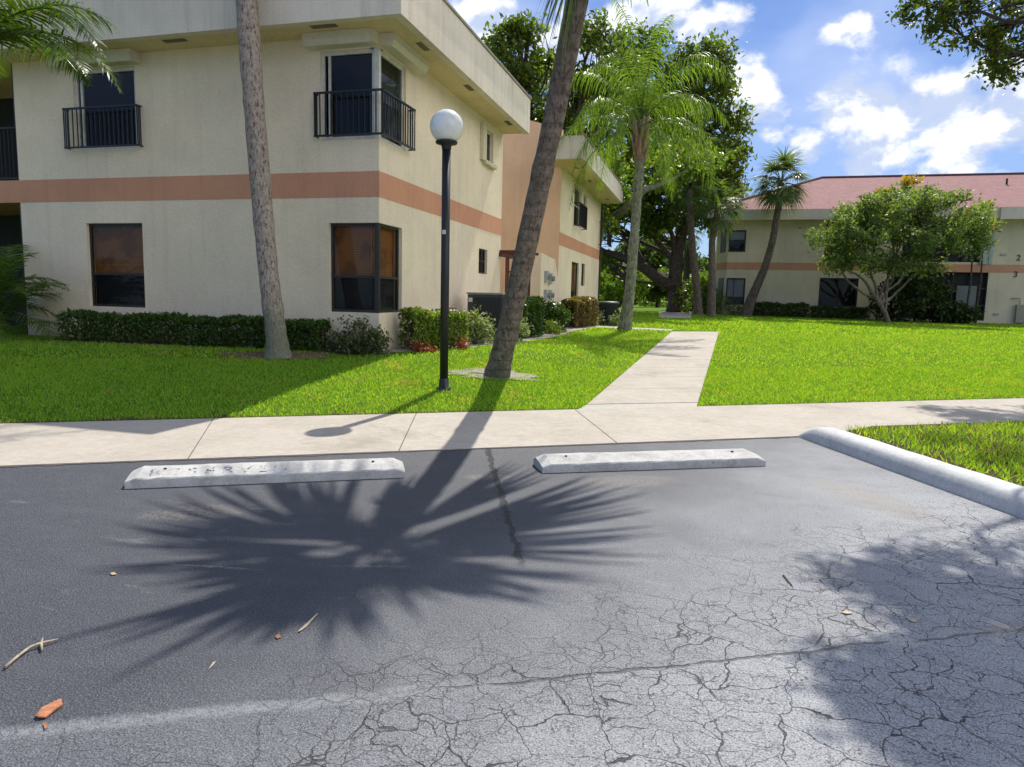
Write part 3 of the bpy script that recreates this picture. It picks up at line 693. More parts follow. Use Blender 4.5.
def limb(mb, a, b, r0, r1, rg, bend=.12, n=6, sides=8):
    a = np.array(a, float); b = np.array(b, float); L_ = np.linalg.norm(b-a)
    off = rg.normal(size=3)*L_*bend; pts = []; rr = []
    for i in range(n+1):
        t = i/n; pts.append(a*(1-t)+b*t + off*math.sin(math.pi*t) + (rg.normal(size=3)*L_*.015 if 0 < i < n else 0)); rr.append(r0*(1-t)+r1*t)
    mb.tube(pts, rr, sides, cap=False); return pts
def blob_tree(name, base, trunk, blobs, label, cat, barkm, leafm, lf, group=None, nleaf=9000, clump=26, spread=.35, seed=1, tw=(.09, .03), crown_parts=True, twigs=True):
    """trunk: list of (x,y,z,r); blobs: (x,y,z,rx,ry,rz,weight[,index of trunk point])"""
    rg = np.random.default_rng(seed); t = thing(name, base, label, cat, group)
    tb = MB(); tb.tube([q[:3] for q in trunk], [q[3] for q in trunk], 14, jit=.14, rg=rg)
    wt = sum(b[6] for b in blobs); A = []
    for b in blobs:
        c = b[:3]; r_ = b[3:6]; pts, cc = blob_pts(c, r_, int(nleaf*b[6]/wt), clump, spread, rg); A.append(pts)
        i = b[7] if len(b) > 7 else len(trunk)-1; st = trunk[i]
        r0 = min(st[3]*.55, .04+.05*max(r_)); pl = limb(tb, st[:3], c, r0*1.2, tw[0]*.6, rg)
        if twigs:
            for q in cc[::2]: limb(tb, pl[rg.integers(3, len(pl))], q, tw[0]*.5, tw[1]*.3, rg, .15, 4, 5)
    tb.build('trunk', barkm, t, smooth=True)
    leaves(np.concatenate(A), lf[0], lf[1], leafm, 'crown', t, rg=rg)
    return t
def bez(a, b, c, n):
    a, b, c = map(lambda q: np.array(q, float), (a, b, c)); return [(1-s)**2*a+2*s*(1-s)*b+s*s*c for s in np.linspace(0, 1, n)]

def strips(base, dirs, lens, wds, droop, segs, V, Fq, side=None):
    """many tapering strips (leaflets) falling under gravity"""
    n = len(base); cur = base.copy(); d = dirs.copy(); off = sum(len(v) for v in V)
    s = np.cross(d, np.array([0, 0, 1.0])) if side is None else side
    s = s/(np.linalg.norm(s, axis=1)[:, None]+1e-9)
    rows = []
    for k in range(segs+1):
        t = k/segs; w_ = wds*(1-t)**.7*(.55+.45*min(1, t*4+.3)) if k < segs else wds*.04
        rows.append(np.stack([cur - s*(w_/2)[:, None], cur + s*(w_/2)[:, None]], 1))
        d = d + np.array([0, 0, -1.0])*(droop/segs)[:, None]; d /= np.linalg.norm(d, axis=1)[:, None]
        cur = cur + d*(lens/segs)[:, None]
    A = np.stack(rows, 1).reshape(n, -1, 3); V.append(A.reshape(-1, 3)); m_ = 2*(segs+1)
    b = off + np.arange(n)[:, None]*m_
    for k in range(segs): Fq.append(b + np.array([2*k, 2*k+1, 2*k+3, 2*k+2]))
def feather_frond(parent, base, azim, elev, L_, droop, ll, nl, ldroop, wd, leafm, rg, plume=.5, name='frond', start=.14, rr=.02):
    pts = []; d = np.array([math.cos(azim)*math.cos(elev), math.sin(azim)*math.cos(elev), math.sin(elev)]); p = np.array(base, float); N = 14
    dirs = []
    for i in range(N+1):
        pts.append(p.copy()); dirs.append(d.copy()); d = d + np.array([0, 0, -1.0])*droop/N*(.5+1.2*i/N); d /= np.linalg.norm(d); p = p + d*L_/N
    pts = np.array(pts); dirs = np.array(dirs); V = []; Fq = []
    for sgn in (-1, 1):
        t = np.linspace(start, .995, nl) + rg.uniform(-.004, .004, nl); t = np.clip(t, 0, .999)*N; i = t.astype(int); f = (t-i)[:, None]
        b = pts[i]*(1-f)+pts[i+1]*f; dd = dirs[i]*(1-f)+dirs[i+1]*f
        sd_ = np.cross(dd, [0, 0, 1.0]); sd_ /= np.linalg.norm(sd_, axis=1)[:, None]; upv = np.cross(sd_, dd)
        q = dd*.55 + sgn*sd_*(.9) + upv*(.25+plume*rg.normal(size=nl))[:, None]; q /= np.linalg.norm(q, axis=1)[:, None]
        tt = t/N; ln = ll*(np.sin(np.clip(tt*.93+.12, 0, 1)*math.pi)**.6*.85+.15)*rg.uniform(.85, 1.1, nl)
        strips(b, q, ln, wd*np.ones(nl), ldroop*rg.uniform(.7, 1.3, nl), 3, V, Fq, side=dd.copy())
    tb = MB(); tb.tube(list(pts), list(np.linspace(rr, rr*.2, N+1)), 5, cap=False)
    off = sum(len(v) for v in V); V.append(np.array(tb.v)); Fq.append(np.array(tb.f)+off)
    return mesh_np(name, np.concatenate(V), Fq, leafm, parent)
def fan_frond(parent, base, azim, elev, pet, L_, nseg, spread, droop, wd, leafm, rg, name='frond', fold=.35, tipd=1.0):
    d = np.array([math.cos(azim)*math.cos(elev), math.sin(azim)*math.cos(elev), math.sin(elev)]); p = np.array(base, float); pts = [p.copy()]
    for i in range(6):
        d = d+np.array([0, 0, -1.0])*droop/6; d /= np.linalg.norm(d); p = p+d*pet/6; pts.append(p.copy())
    sd_ = np.cross(d, [0, 0, 1.0]); sd_ /= np.linalg.norm(sd_); upv = np.cross(sd_, d)
    a = np.linspace(-spread, spread, nseg) + rg.uniform(-.03, .03, nseg)
    mid = pts[-1][None]+d[None]*(L_*.25*np.cos(a*.5))[:, None]*0
    q = np.cos(a)[:, None]*d + np.sin(a)[:, None]*sd_ + (np.abs(np.sin(a))*fold*.6-.1)[:, None]*upv; q /= np.linalg.norm(q, axis=1)[:, None]
    ln = L_*(.72+.28*np.cos(a*.8))*rg.uniform(.9, 1.1, nseg); V = []; Fq = []
    per = np.cross(q, upv[None]); strips(mid+q*0.0, q, ln, wd*np.ones(nseg), (tipd*rg.uniform(.5, 1.3, nseg)), 4, V, Fq, side=per)
    tb = MB(); tb.tube(pts, [.02]*7, 5, cap=False); off = sum(len(v) for v in V); V.append(np.array(tb.v)); Fq.append(np.array(tb.f)+off)
    return mesh_np(name, np.concatenate(V), Fq, leafm, parent)

PALMG = leafmat('palm_leaf', [(.05, .095, .012), (.085, .14, .018), (.13, .16, .03)], .5, .35)
QUEEN = leafmat('queen_palm_leaf', [(.085, .15, .02), (.13, .20, .028), (.21, .27, .05)], .55, .38)
SABAL = leafmat('fan_palm_leaf', [(.07, .11, .03), (.10, .15, .035), (.17, .20, .07)], .42, .38)
OAKL = leafmat('oak_leaf', [(.06, .095, .018), (.10, .145, .022), (.20, .23, .045)], .5, .42)
SHRUBL = leafmat('hedge_leaf', [(.035, .075, .012), (.055, .11, .016), (.09, .15, .025)], .35, .35)
LIMEL = leafmat('lime_leaf', [(.08, .15, .015), (.15, .22, .02), (.30, .34, .06)], .4, .4)
VARL = leafmat('variegated_leaf', [(.08, .13, .03), (.22, .26, .12), (.45, .45, .30)], .35, .4)
BRNL = leafmat('bronze_leaf', [(.12, .10, .02), (.22, .16, .05), (.30, .20, .10)], .35, .4)
ORNL = leafmat('olive_leaf', [(.105, .15, .045), (.165, .22, .075), (.29, .34, .14)], .5, .45)
YELL = leafmat('yellow_croton_leaf', [(.35, .22, .02), (.50, .30, .02), (.20, .25, .03)], .4, .4)
REDL = leafmat('red_leaf', [(.25, .04, .03), (.40, .10, .06), (.16, .15, .04)], .35, .4)
BARKP = barkmat('leaning_palm_bark', (.155, .125, .10), (.26, .21, .17), (.06, .048, .04), sc=8, ring=.17, green=((.10, .12, .09), 1.3))
BARKL = barkmat('ringed_palm_bark', (.33, .27, .22), (.45, .375, .315), (.06, .045, .04), sc=11, green=((.14, .16, .10), 2.2))
BARKG = barkmat('grey_green_bark', (.17, .18, .11), (.30, .30, .21), (.08, .08, .06))
BARKD = barkmat('dark_bark', (.075, .06, .05), (.13, .10, .085))
BARKS = barkmat('sabal_bark', (.15, .115, .09), (.22, .17, .14), ring=.18)
BOOT = simple('palm_boot', (.30, .19, .12), .8, var=.3)

def palm_trunk(parent, pts, rad, m_, seed=0, sides=16):
    rg = np.random.default_rng(seed); P_ = np.array(pts, float); R_ = np.array(rad, float); tt = np.linspace(0, 1, len(P_)); q = np.linspace(0, 1, 46)
    PP = np.stack([np.interp(q, tt, P_[:, k]) for k in range(3)], 1); 
    for _ in range(6): PP[1:-1] = (PP[:-2]+2*PP[1:-1]+PP[2:])/4
    RR = np.interp(q, tt, R_)*(1+.03*np.sin(q*110)+.02*rg.normal(size=46))
    return MB().tube(list(PP), list(RR), sides, jit=.05, rg=rg).build('trunk', m_, parent, smooth=True)
def fan_crown(parent, top, n, pet, L_, seed, wd=.055, nseg=26, emin=-.9, emax=1.35, m_=SABAL, droop=.6, tipd=1.0, spr=1.75):
    rg = np.random.default_rng(seed)
    for i in range(n):
        e = emin+(emax-emin)*((i+.5)/n)**.8; a = i*2.399+rg.uniform(-.25, .25)
        fan_frond(parent, top+np.array([0, 0, rg.uniform(-.25, .1)]), a, e, pet*rg.uniform(.8, 1.15), L_*rg.uniform(.85, 1.1), nseg, spr, droop*rg.uniform(.6, 1.3), wd, m_, rg, tipd=tipd)

# leaning palm: trunk runs out of the top of the frame, crown throws the shadow over the bays
LP = thing('leaning_palm', g3(-3.3, 11.3), 'thick leaning palm trunk rising from bare ground beside the lamp post', 'palm tree')
crown = np.array([-1.50, 9.05, 6.85])
palm_trunk(LP, [(-3.40, 11.38, .05), (-3.27, 11.22, .45), (-2.96, 10.87, 1.4), (-2.57, 10.38, 2.7), (-2.15, 9.85, 4.1), (-1.78, 9.35, 5.4), tuple(crown)], [.25, .19, .168, .158, .148, .138, .13], BARKP, 2, 20)
rg = np.random.default_rng(12)
for (a, L_) in ((-101, 2.15), (-122, 1.75), (163, 2.15), (-170, 1.95), (4, 1.65), (48, 2.0), (-50, 1.5), (-80, 1.6), (75, 1.75), (140, 1.7), (108, 1.4), (-22, 1.45), (26, 1.75), (-146, 1.8)):
    fan_frond(LP, crown+np.array([0, 0, rg.uniform(-.15, .2)]), math.radians(a), rg.uniform(-.1, .4), .35, (L_-.35)*1.08, 9, rg.uniform(.22, .36), .35, .115, SABAL, rg, tipd=.55)
fan_crown(LP, crown+np.array([0, 0, .15]), 8, .25, .75, 13, wd=.09, nseg=12, emin=.3, emax=1.4, droop=.3, tipd=.5, spr=.8)
rg = np.random.default_rng(30)
for (a, e) in ((3.3, -.75), (2.7, -.95), (3.9, -.9)): fan_frond(LP, crown+np.array([0, 0, -.55]), a, e, .6, 1.2, 14, .55, .5, .05, SABAL, rg, tipd=.9)
# straight ringed palm at left
RP = thing('ringed_palm', g3(-7.25, 10.85), 'tall slim grey palm trunk in front of the dark hedge at left', 'palm tree')
a0 = atD(247, 2, 11.9); tp = np.array([a0[0]-.12, a0[1]+.1, a0[2]+1.9])
palm_trunk(RP, [(-7.22, 10.85, .2), (-7.25, 10.88, .62), tuple(atY(268, 270, 10.95)), tuple(atY(256, 130, 11.05)), tuple(atY(246.5, 2, 11.15)), tuple(atY(246.5, 2, 11.15)+np.array([-.06, .05, 2.3]))], [.30, .185, .172, .178, .19, .18], BARKL, 5)
rg = np.random.default_rng(5); tpp = atY(246.5, 2, 11.15)+np.array([-.06, .05, 2.3])
for i in range(16): feather_frond(RP, tpp, i*2.4, .9-.08*i, 2.6, 1.5, .55, 34, .7, .035, PALMG, rg)
# feather palm off the left edge: its fronds arch into the top left corner
FP = thing('feather_palm', g3(-11.0, 8.4), 'feathery green palm fronds arching in from the top left corner', 'palm tree')
ftop = np.array([-10.65, 8.45, 4.95])
palm_trunk(FP, [(-11.0, 8.4, .3), (-10.9, 8.42, 2.5), tuple(ftop)], [.16, .12, .11], BARKG, 8)
rg = np.random.default_rng(18)
for (a, e, L_, dr) in ((.12, .85, 2.6, 2.3), (-.1, .45, 2.6, 1.6), (.3, .6, 2.5, 2.0), (.5, .95, 2.3, 1.8), (-.7, .8, 2.1, 1.6), (1.6, .7, 2.3, 1.5), (2.4, .6, 2.3, 1.5), (3.3, .8, 2.3, 1.6), (4.1, .5, 2.2, 1.4), (4.9, .7, 2.2, 1.5), (-1.3, 1.1, 2.0, 1.3), (.9, 1.25, 1.9, 1.0)):
    feather_frond(FP, ftop, a, e, L_, dr, .62, 62, .85, .042, PALMG, rg, plume=.2)
# bushy palm against the left end of the near building
BPL = leafmat('bushy_palm_leaf', [(.05, .10, .015), (.08, .15, .02), (.13, .20, .04)], .4)
BP = thing('bushy_palm', g3(-14.3, 11.6), 'bushy young palm with dark fronds by the loggia at the left edge', 'palm')
rg = np.random.default_rng(9)
for i in range(34):
    a = i*2.4; e = .2+.036*i; feather_frond(BP, (-14.05+rg.normal()*.1, 11.2+rg.normal()*.1, .5+.8*rg.random()), a, e, rg.uniform(1.4, 2.15), 1.45, .46, 34, .6, .042, BPL, rg, plume=.15, start=.25, rr=.014)
# queen palm beside the walkway
QP = thing('queen_palm', g3(-2.68, 24.44), 'tall queen palm with drooping bright green feather fronds left of the walkway', 'palm tree')
qt = atY(641, 120, 24.5)
palm_trunk(QP, [(-2.70, 24.44, .35), (-2.66, 24.44, .9), tuple(atY(630, 290, 24.45)), tuple(atY(636, 215, 24.5)), tuple(atY(640, 165, 24.5)), tuple(qt)], [.29, .21, .18, .155, .15, .14], BARKG, 4)
bo = MB(); rg = np.random.default_rng(21)
for i in range(14):
    a = i*2.4; z0 = qt[2]-1.45+i*.08; bo.tube([(qt[0]+.12*math.cos(a), qt[1]+.12*math.sin(a), z0), (qt[0]+.20*math.cos(a), qt[1]+.2*math.sin(a), z0+.35), (qt[0]+.30*math.cos(a), qt[1]+.30*math.sin(a), z0+.75)], [.09, .06, .02], 6)
bo.build('boots', BOOT, QP, smooth=True)
for i in range(26):
    t_ = (i+.5)/26; a = i*2.399+.3; e = .05+1.45*t_
    feather_frond(QP, qt+np.array([0, 0, -.3+.4*t_]), a, e, rg.uniform(3.3, 4.5), rg.uniform(1.9, 2.7), .85, 60, 2.2, .036, QUEEN, rg, plume=.55)
# cabbage palm in front of the far building
CPM = thing('cabbage_palm', g3(2.6, 44.5), 'curved cabbage palm leaning right in front of the far building', 'palm tree')
ct = atY(781, 183, 43.6)
palm_trunk(CPM, [tuple(atY(744, 318, 44)-np.array([0, 0, .3])), tuple(atY(752, 297, 44)), tuple(atY(765, 268, 44)), tuple(atY(773, 240, 43.8)), tuple(atY(778, 210, 43.6)), tuple(ct)], [.34, .27, .21, .19, .18, .18], BARKS, 6)
fan_crown(CPM, ct+np.array([0, 0, .1]), 38, 1.05, 1.2, 23, wd=.08, nseg=22, emin=-.85, emax=1.4, tipd=.8)
# two palms standing near the corner of the far building
PA = thing('cabbage_palm', g3(.3, 40.5), 'dark trunked fan palm standing against the left corner of the far building', 'palm tree')
pt_ = atY(719, 205, 40.4)
palm_trunk(PA, [tuple(atY(711.5, 318, 40.5)-np.array([0, 0, .3])), tuple(atY(712, 290, 40.5)), tuple(atY(712, 240, 40.5)), tuple(pt_)], [.27, .20, .18, .17], BARKS, 12)
fan_crown(PA, pt_, 30, 1.0, 1.0, 31, wd=.075, nseg=20, emin=-.8, tipd=.9)
PB = thing('cabbage_palm', g3(-.6, 43.0), 'slightly bent palm trunk between the oak and the dark trunked fan palm', 'palm tree')
pt_ = atY(689, 190, 42.8)
palm_trunk(PB, [tuple(atY(699, 315, 43)-np.array([0, 0, .3])), tuple(atY(697, 290, 43)), tuple(atY(692, 245, 43)), tuple(pt_)], [.30, .23, .20, .18], BARKS, 13)
fan_crown(PB, pt_, 22, 1.0, 1.0, 37, wd=.075, nseg=20, emin=-.7)
PC = thing('slim_palm', g3(-1.75, 58), 'thin distant palm trunk just behind the oak trunk', 'palm tree')
pt_ = atY(687, 232, 58); palm_trunk(PC, [tuple(atY(685, 311, 58)-np.array([0, 0, .3])), tuple(atY(687, 262, 58)), tuple(pt_)], [.3, .24, .2], BARKD, 14)
fan_crown(PC, pt_, 18, .9, 1.0, 41, wd=.1, nseg=16)

# big oak at the end of the lawn
YO = 47.0
def oy_(px, py, dy=0): p = atY(px, py, YO+dy); return (float(p[0]), float(p[1]), float(p[2]))
tr = [(*oy_(676, 313), .75), (*oy_(676, 304), .50), (*oy_(676, 285), .42), (*oy_(675, 262), .42), (*oy_(680, 240), .36), (*oy_(690, 205), .36), (*oy_(688, 160), .25)]
bl = []
for (px, py, rx, rz, dy, wt, ti) in ((640, 95, 45, 45, 1, 1.2, 5), (690, 85, 40, 42, 0, 1.2, 6), (720, 120, 24, 34, 2, .8, 6), (728, 160, 16, 24, 0, .5, 5), (600, 130, 48, 40, 2, 1.0, 5), (560, 95, 40, 40, 3, .8, 5),
        (655, 150, 46, 34, -2, 1.2, 4), (700, 165, 30, 28, -2, .9, 5), (620, 200, 36, 26, 0, .9, 3), (596, 222, 22, 14, 1, .4, 3), (648, 210, 34, 20, -2, .9, 3), (700, 205, 24, 20, 1, .7, 4), (660, 236, 16, 6, 3, .12, 3),
        (712, 62, 18, 20, 0, .4, 6), (640, 48, 28, 16, 1, .35, 6), (606, 262, 9, 5, 0, .06, 2), (735, 195, 10, 14, 3, .2, 5)):
    p = atY(px, py, YO+dy); k = (YO+dy)/F*1.02; bl.append((p[0], p[1], p[2], rx*k, max(rx, rz)*k*.8, rz*k, wt*1.0, ti))
blob_tree('oak_tree', g3(-2.0, YO), tr, bl, 'massive dark oak with a long low limb at the end of the lawn', 'tree', BARKD, OAKL, (.34, .20), nleaf=33000, clump=40, spread=.30, seed=3, tw=(.16, .05))
ob = bpy.data.objects[[o.name for o in bpy.data.objects if o.name.startswith('oak_tree')][0]]
# low limb sweeping left
mb = MB(); rg = np.random.default_rng(2)
mb.tube([oy_(674, 285), oy_(662, 281), oy_(645, 268), oy_(625, 258), oy_(604, 252), oy_(588, 240)], [.5, .42, .36, .3, .22, .12], 10, jit=.1, rg=rg)
mb.tube([oy_(645, 268), oy_(636, 250), oy_(622, 236)], [.25, .18, .1], 8, jit=.1, rg=rg)
mb.build('limb', BARKD, ob, smooth=True)
# branchy tree behind the roof of building 1 and 2
tr = [(-9.3, 41, .6, .5), (-9.2, 41, 5, .38), (-9.0, 41, 9, .28)]
bl = []
for (px, py, rx, rz, dy, wt) in ((520, 60, 30, 34, 0, 1), (548, 95, 36, 40, 1, 1.1), (508, 100, 24, 30, 0, .7), (585, 60, 34, 26, 0, .8), (500, 45, 16, 16, 0, .25), (570, 130, 34, 34, 2, .9), (615, 75, 26, 26, 0, .5), (528, 32, 16, 12, 0, .2), (600, 30, 14, 10, 0, .15)):
    p = atY(px, py, 38+dy); k = 38/F; bl.append((p[0], p[1], p[2], rx*k, rx*k, rz*k, wt))
blob_tree('tall_tree', g3(-9.3, 41), tr, bl, 'tall broadleaf tree rising above the flat roofs of the left buildings', 'tree', BARKD, OAKL, (.30, .19), nleaf=11500, clump=30, spread=.24, seed=8, tw=(.12, .04))
# grey limb crossing behind the queen palm
GL = thing('grey_tree', g3(-5.0, 40.5), 'half hidden tree with a curved grey limb passing behind the queen palm', 'tree')
mb = MB(); mb.tube([atY(590, 306, 40.5), atY(594, 260, 40.5), atY(602, 219, 40), atY(615, 217, 38), atY(630, 205, 36.5), atY(645, 190, 36), atY(672, 180, 36), atY(690, 168, 37)], [.3, .27, .24, .22, .19, .15, .1, .05], 10, jit=.08, rg=rg); mb.build('trunk', BARKG, GL, smooth=True)
A = np.concatenate([blob_pts(atY(px, py, 37), (1.6, 1.6, 1.1), 900, 14, .25, rg)[0] for px, py in ((612, 185), (600, 160), (668, 165), (690, 160), (604, 205))])
leaves(A, .26, .16, LIMEL, 'crown', GL)

# ornamental tree in front of the far building
YT = 41.0
def ot(px, py, dy=0): p = atY(px, py, YT+dy); return (float(p[0]), float(p[1]), float(p[2]))
OT = thing('ornamental_tree', g3(8.6, YT), 'wide airy olive green tree with many thin stems before the far building', 'tree')
mb = MB(); rg = np.random.default_rng(44)
mb.tube([ot(888, 324), ot(885, 312), ot(879, 303)], [.17, .11, .10], 10)
ends = []
for (pa, pbp, r0) in (((879, 303), (845, 268), .10), ((879, 303), (860, 240), .09), ((879, 303), (878, 225), .09), ((881, 306), (900, 235), .09), ((880, 303), (925, 230), .08), ((872, 297), (835, 245), .07), ((885, 310), (893, 262), .08), ((879, 300), (950, 215), .07)):
    ds = rg.uniform(-1.5, 1.5); pl = limb(mb, ot(*pa), ot(pbp[0], pbp[1], ds), r0, .03, rg, .10, 8)
    for k in range(9): ends.append((pl[rg.integers(4, 9)], ds))
pts = []
OTB = ((868, 262, 16, 10), (838, 262, 12, 8), (905, 262, 16, 8), (850, 228, 16, 12), (845, 255, 24, 14), (830, 243, 22, 12), (862, 228, 26, 20), (890, 212, 32, 18), (925, 210, 34, 20), (955, 218, 28, 22), (900, 240, 34, 16), (940, 240, 30, 12), (975, 228, 16, 16), (870, 205, 20, 12), (915, 196, 30, 10), (880, 262, 30, 8), (930, 268, 18, 6), (968, 246, 14, 10), (850, 212, 14, 10))
for (px, py, rx, rz) in OTB:
    k = YT/F*1.0; c = ot(px, py, rg.uniform(-.8, .8)); p_, cc = blob_pts(c, (rx*k, rx*k*1.1, rz*k), int(rx*rz*3.5), 17, .20, rg, .3); pts.append(p_)
    for q in cc[::2]:
        e = min(ends, key=lambda E_: np.linalg.norm(E_[0]-q)); limb(mb, e[0], q, .022, .007, rg, .1, 4, 5)
mb.build('trunk', barkmat('olive_bark', (.17, .14, .11), (.24, .20, .16)), OT, smooth=True)
leaves(np.concatenate(pts), .22, .105, ORNL, 'crown', OT, rg=rg)
# yellow topped crotons / palms behind it
YC = thing('croton_bush', g3(9.4, 44.2), 'tall croton with orange yellow top leaves behind the ornamental tree', 'shrub')
pts = [blob_pts(atY(px, py, 44.2), (rx*.062, .7, rz*.062), n, 8, .14, rg, .3)[0] for px, py, rx, rz, n in ((905, 184, 11, 5, 420), (972, 210, 14, 9, 700), (884, 192, 8, 4, 160), (985, 224, 5, 6, 200))]
leaves(np.concatenate(pts), .26, .10, YELL, 'crown', YC, rg=rg)
mb = MB()
for px in (900, 925, 975, 985):
    p = atY(px, 200 if px < 940 else 218, 44.2); mb.tube([(p[0], 44.2, .6), (p[0]+.1, 44.2, 3), tuple(p)], [.06, .05, .02], 6)
mb.build('stems', BARKD, YC)
for px in (890, 925):
    for i in range(10): feather_frond(YC, atY(px, 196, 44.3), i*.63+.2, .35+.1*(i % 3), 1.25, 1.3, .42, 20, .5, .05, LIMEL, rg, start=.1)
# dark shrub under it, in front of the screened rooms
def shrub(name, blobs, label, cat, leafm, lf, n, clump=30, spread=.07, group=None, seed=1, stems=True, shell=.7, box=False):
    rg = np.random.default_rng(seed); c0 = blobs[0]; base = (float(np.mean([b[0] for b in blobs])), float(np.mean([b[1] for b in blobs])))
    t = thing(name, g3(*base), label, cat, group); A = []; mb = MB()
    for b in blobs:
        if box:
            x0, x1, y0, y1, z1 = b[5], b[6], b[7], b[8], b[2]+b[4]
        pts, cc = blob_pts(b[:3], (b[3], b[3] if len(b) < 6 else b[5], b[4]), n//len(blobs), clump, spread, rg, shell); A.append(pts)
        for q in cc[::3]:
            z0 = float(gz(b[0], b[1])); mb.tube([(b[0]+.1*rg.normal(), b[1]+.1*rg.normal(), z0-.02), tuple((np.array([b[0], b[1], z0])+q)/2+rg.normal(size=3)*.03), tuple(q)], [.014, .010, .004], 5, cap=False)
    mb.build('stems', BARKD, t); Q = np.concatenate(A); gg = gz(Q[:, 0], Q[:, 1]); Q[:, 2] = np.maximum(Q[:, 2], gg+.03)
    leaves(Q, lf[0], lf[1], leafm, 'foliage', t, rg=rg); return t
def hedge(name, path, wd, hgt, label, leafm, lf, dens, seed=1, cat='hedge', group=None):
    """clipped hedge along a path: leaves crowd the skin of a box with a wavy surface"""
    rg = np.random.default_rng(seed); P_ = np.array(path, float); seg = np.linalg.norm(np.diff(P_, axis=0), axis=1); L_ = seg.sum(); cum = np.concatenate([[0], np.cumsum(seg)])
    n = int(L_*dens); u = rg.uniform(-.05, L_+.05, n); v = rg.uniform(-1, 1, n); q = rg.random(n)
    side = rg.random(n) < .55; v = np.where(side, np.sign(v)*(1-.25*rg.random(n)**2), v); q = np.where(side, q, 1-.22*rg.random(n)**2)
    uc = np.clip(u, 0, L_); x = np.interp(uc, cum, P_[:, 0]); y = np.interp(uc, cum, P_[:, 1]); dx = np.interp(uc+.05, cum, P_[:, 0])-np.interp(uc-.05, cum, P_[:, 0]); dy = np.interp(uc+.05, cum, P_[:, 1])-np.interp(uc-.05, cum, P_[:, 1])
    nl = np.hypot(dx, dy)+1e-6; nx_, ny_ = -dy/nl, dx/nl; wv = 1+.10*np.sin(u*5.1+seed)+.07*np.sin(u*13.7+2*seed); x += nx_*v*wd/2*wv+(u-uc)*dx/nl; y += ny_*v*wd/2*wv+(u-uc)*dy/nl
    z = gz(x, y)+.04+q*hgt*(1+.05*np.sin(u*3.3+seed)+.04*np.sin(u*9.1))*(1-.10*np.abs(v)**6)
    C = np.stack([x, y, z], 1)+rg.normal(size=(n, 3))*.022
    mp = len(P_)//2; t = thing(name, g3(float(P_[:, 0].mean()), float(P_[:, 1].mean())), label, cat, group); mb = MB()
    for k in range(int(L_/.12)):
        uu = k*.12+.05; xx = np.interp(uu, cum, P_[:, 0]); yy = np.interp(uu, cum, P_[:, 1]); z0 = float(gz(xx, yy))
        for _ in range(3): mb.tube([(xx, yy, z0-.02), (xx+rg.normal()*wd*.2, yy+rg.normal()*wd*.2, z0+hgt*rg.uniform(.6, .92))], [.012, .006], 5, cap=False)
    mb.build('stems', BARKD, t); leaves(C, lf[0], lf[1], leafm, 'foliage', t, rg=rg); return t
hedge('hedge', [(-12.45, 11.55), (-9.6, 11.75), (-7.0, 12.0)], .55, .52, 'long low dark green hedge under the near building front wall', SHRUBL, (.075, .042), 2600, 1)
shrub('shrub', [(-6.35, 11.95, .72, .38, .32), (-5.95, 12.0, .62, .26, .2), (-6.6, 12.0, .6, .25, .18)], 'loose dull green shrub at the near building corner under the corner window', 'shrub', leafmat('dull_leaf', [(.07, .09, .035), (.12, .14, .06), (.18, .18, .10)], .35, .5), (.085, .045), 2300, 26, .07, seed=4)
hedge('hedge', [(-5.62, 12.85), (-5.3, 13.4), (-5.05, 14.0)], .50, .72, 'sunlit yellow green hedge behind the lamp post', LIMEL, (.095, .055), 3600, 2)
shrub('shrub', [(-5.25, 12.75, .54, .18, .1), (-4.9, 13.55, .54, .22, .1)], 'low red flowering plants at the foot of the sunlit hedge', 'plant', REDL, (.08, .05), 420, 12, .06, seed=5)
shrub('shrub', [(-5.0, 14.95, .82, .22, .36), (-4.85, 15.2, .72, .2, .28)], 'variegated white and green shrub in front of the air conditioner', 'shrub', VARL, (.09, .05), 1200, 20, .09, seed=6)
hedge('hedge', [(-4.85, 17.75), (-4.75, 18.5), (-4.65, 19.2)], .6, .98, 'square green hedge just right of the leaning palm trunk', SHRUBL, (.095, .055), 5200, 3)
shrub('shrub', [(-4.45, 16.6, .75, .28, .3)], 'small white variegated plant left of the leaning palm beside the air conditioner', 'shrub', VARL, (.08, .045), 500, 14, .07, seed=16)
shrub('shrub', [(-4.25, 20.4, .70, .3, .25)], 'small pale green plant between the square hedge and the round bush', 'shrub', LIMEL, (.09, .05), 500, 14, .07, seed=7)
shrub('bush', [(-4.72, 22.0, .92, .45, .46), (-4.6, 21.7, .82, .38, .36)], 'rounded dense green bush in front of the cream utility wall', 'bush', SHRUBL, (.10, .06), 4600, 40, .09, seed=8)
hedge('hedge', [(-4.62, 24.3), (-4.15, 25.9)], .6, .95, 'bronze brown clipped hedge by the second air conditioner', BRNL, (.10, .06), 5600, 4)
shrub('shrub', [(-4.0, 26.55, .80, .25, .2), (-3.2, 26.55, .75, .25, .16)], 'low grey green shrubs around the second air conditioner', 'shrub', VARL, (.10, .06), 800, 16, .09, seed=10)
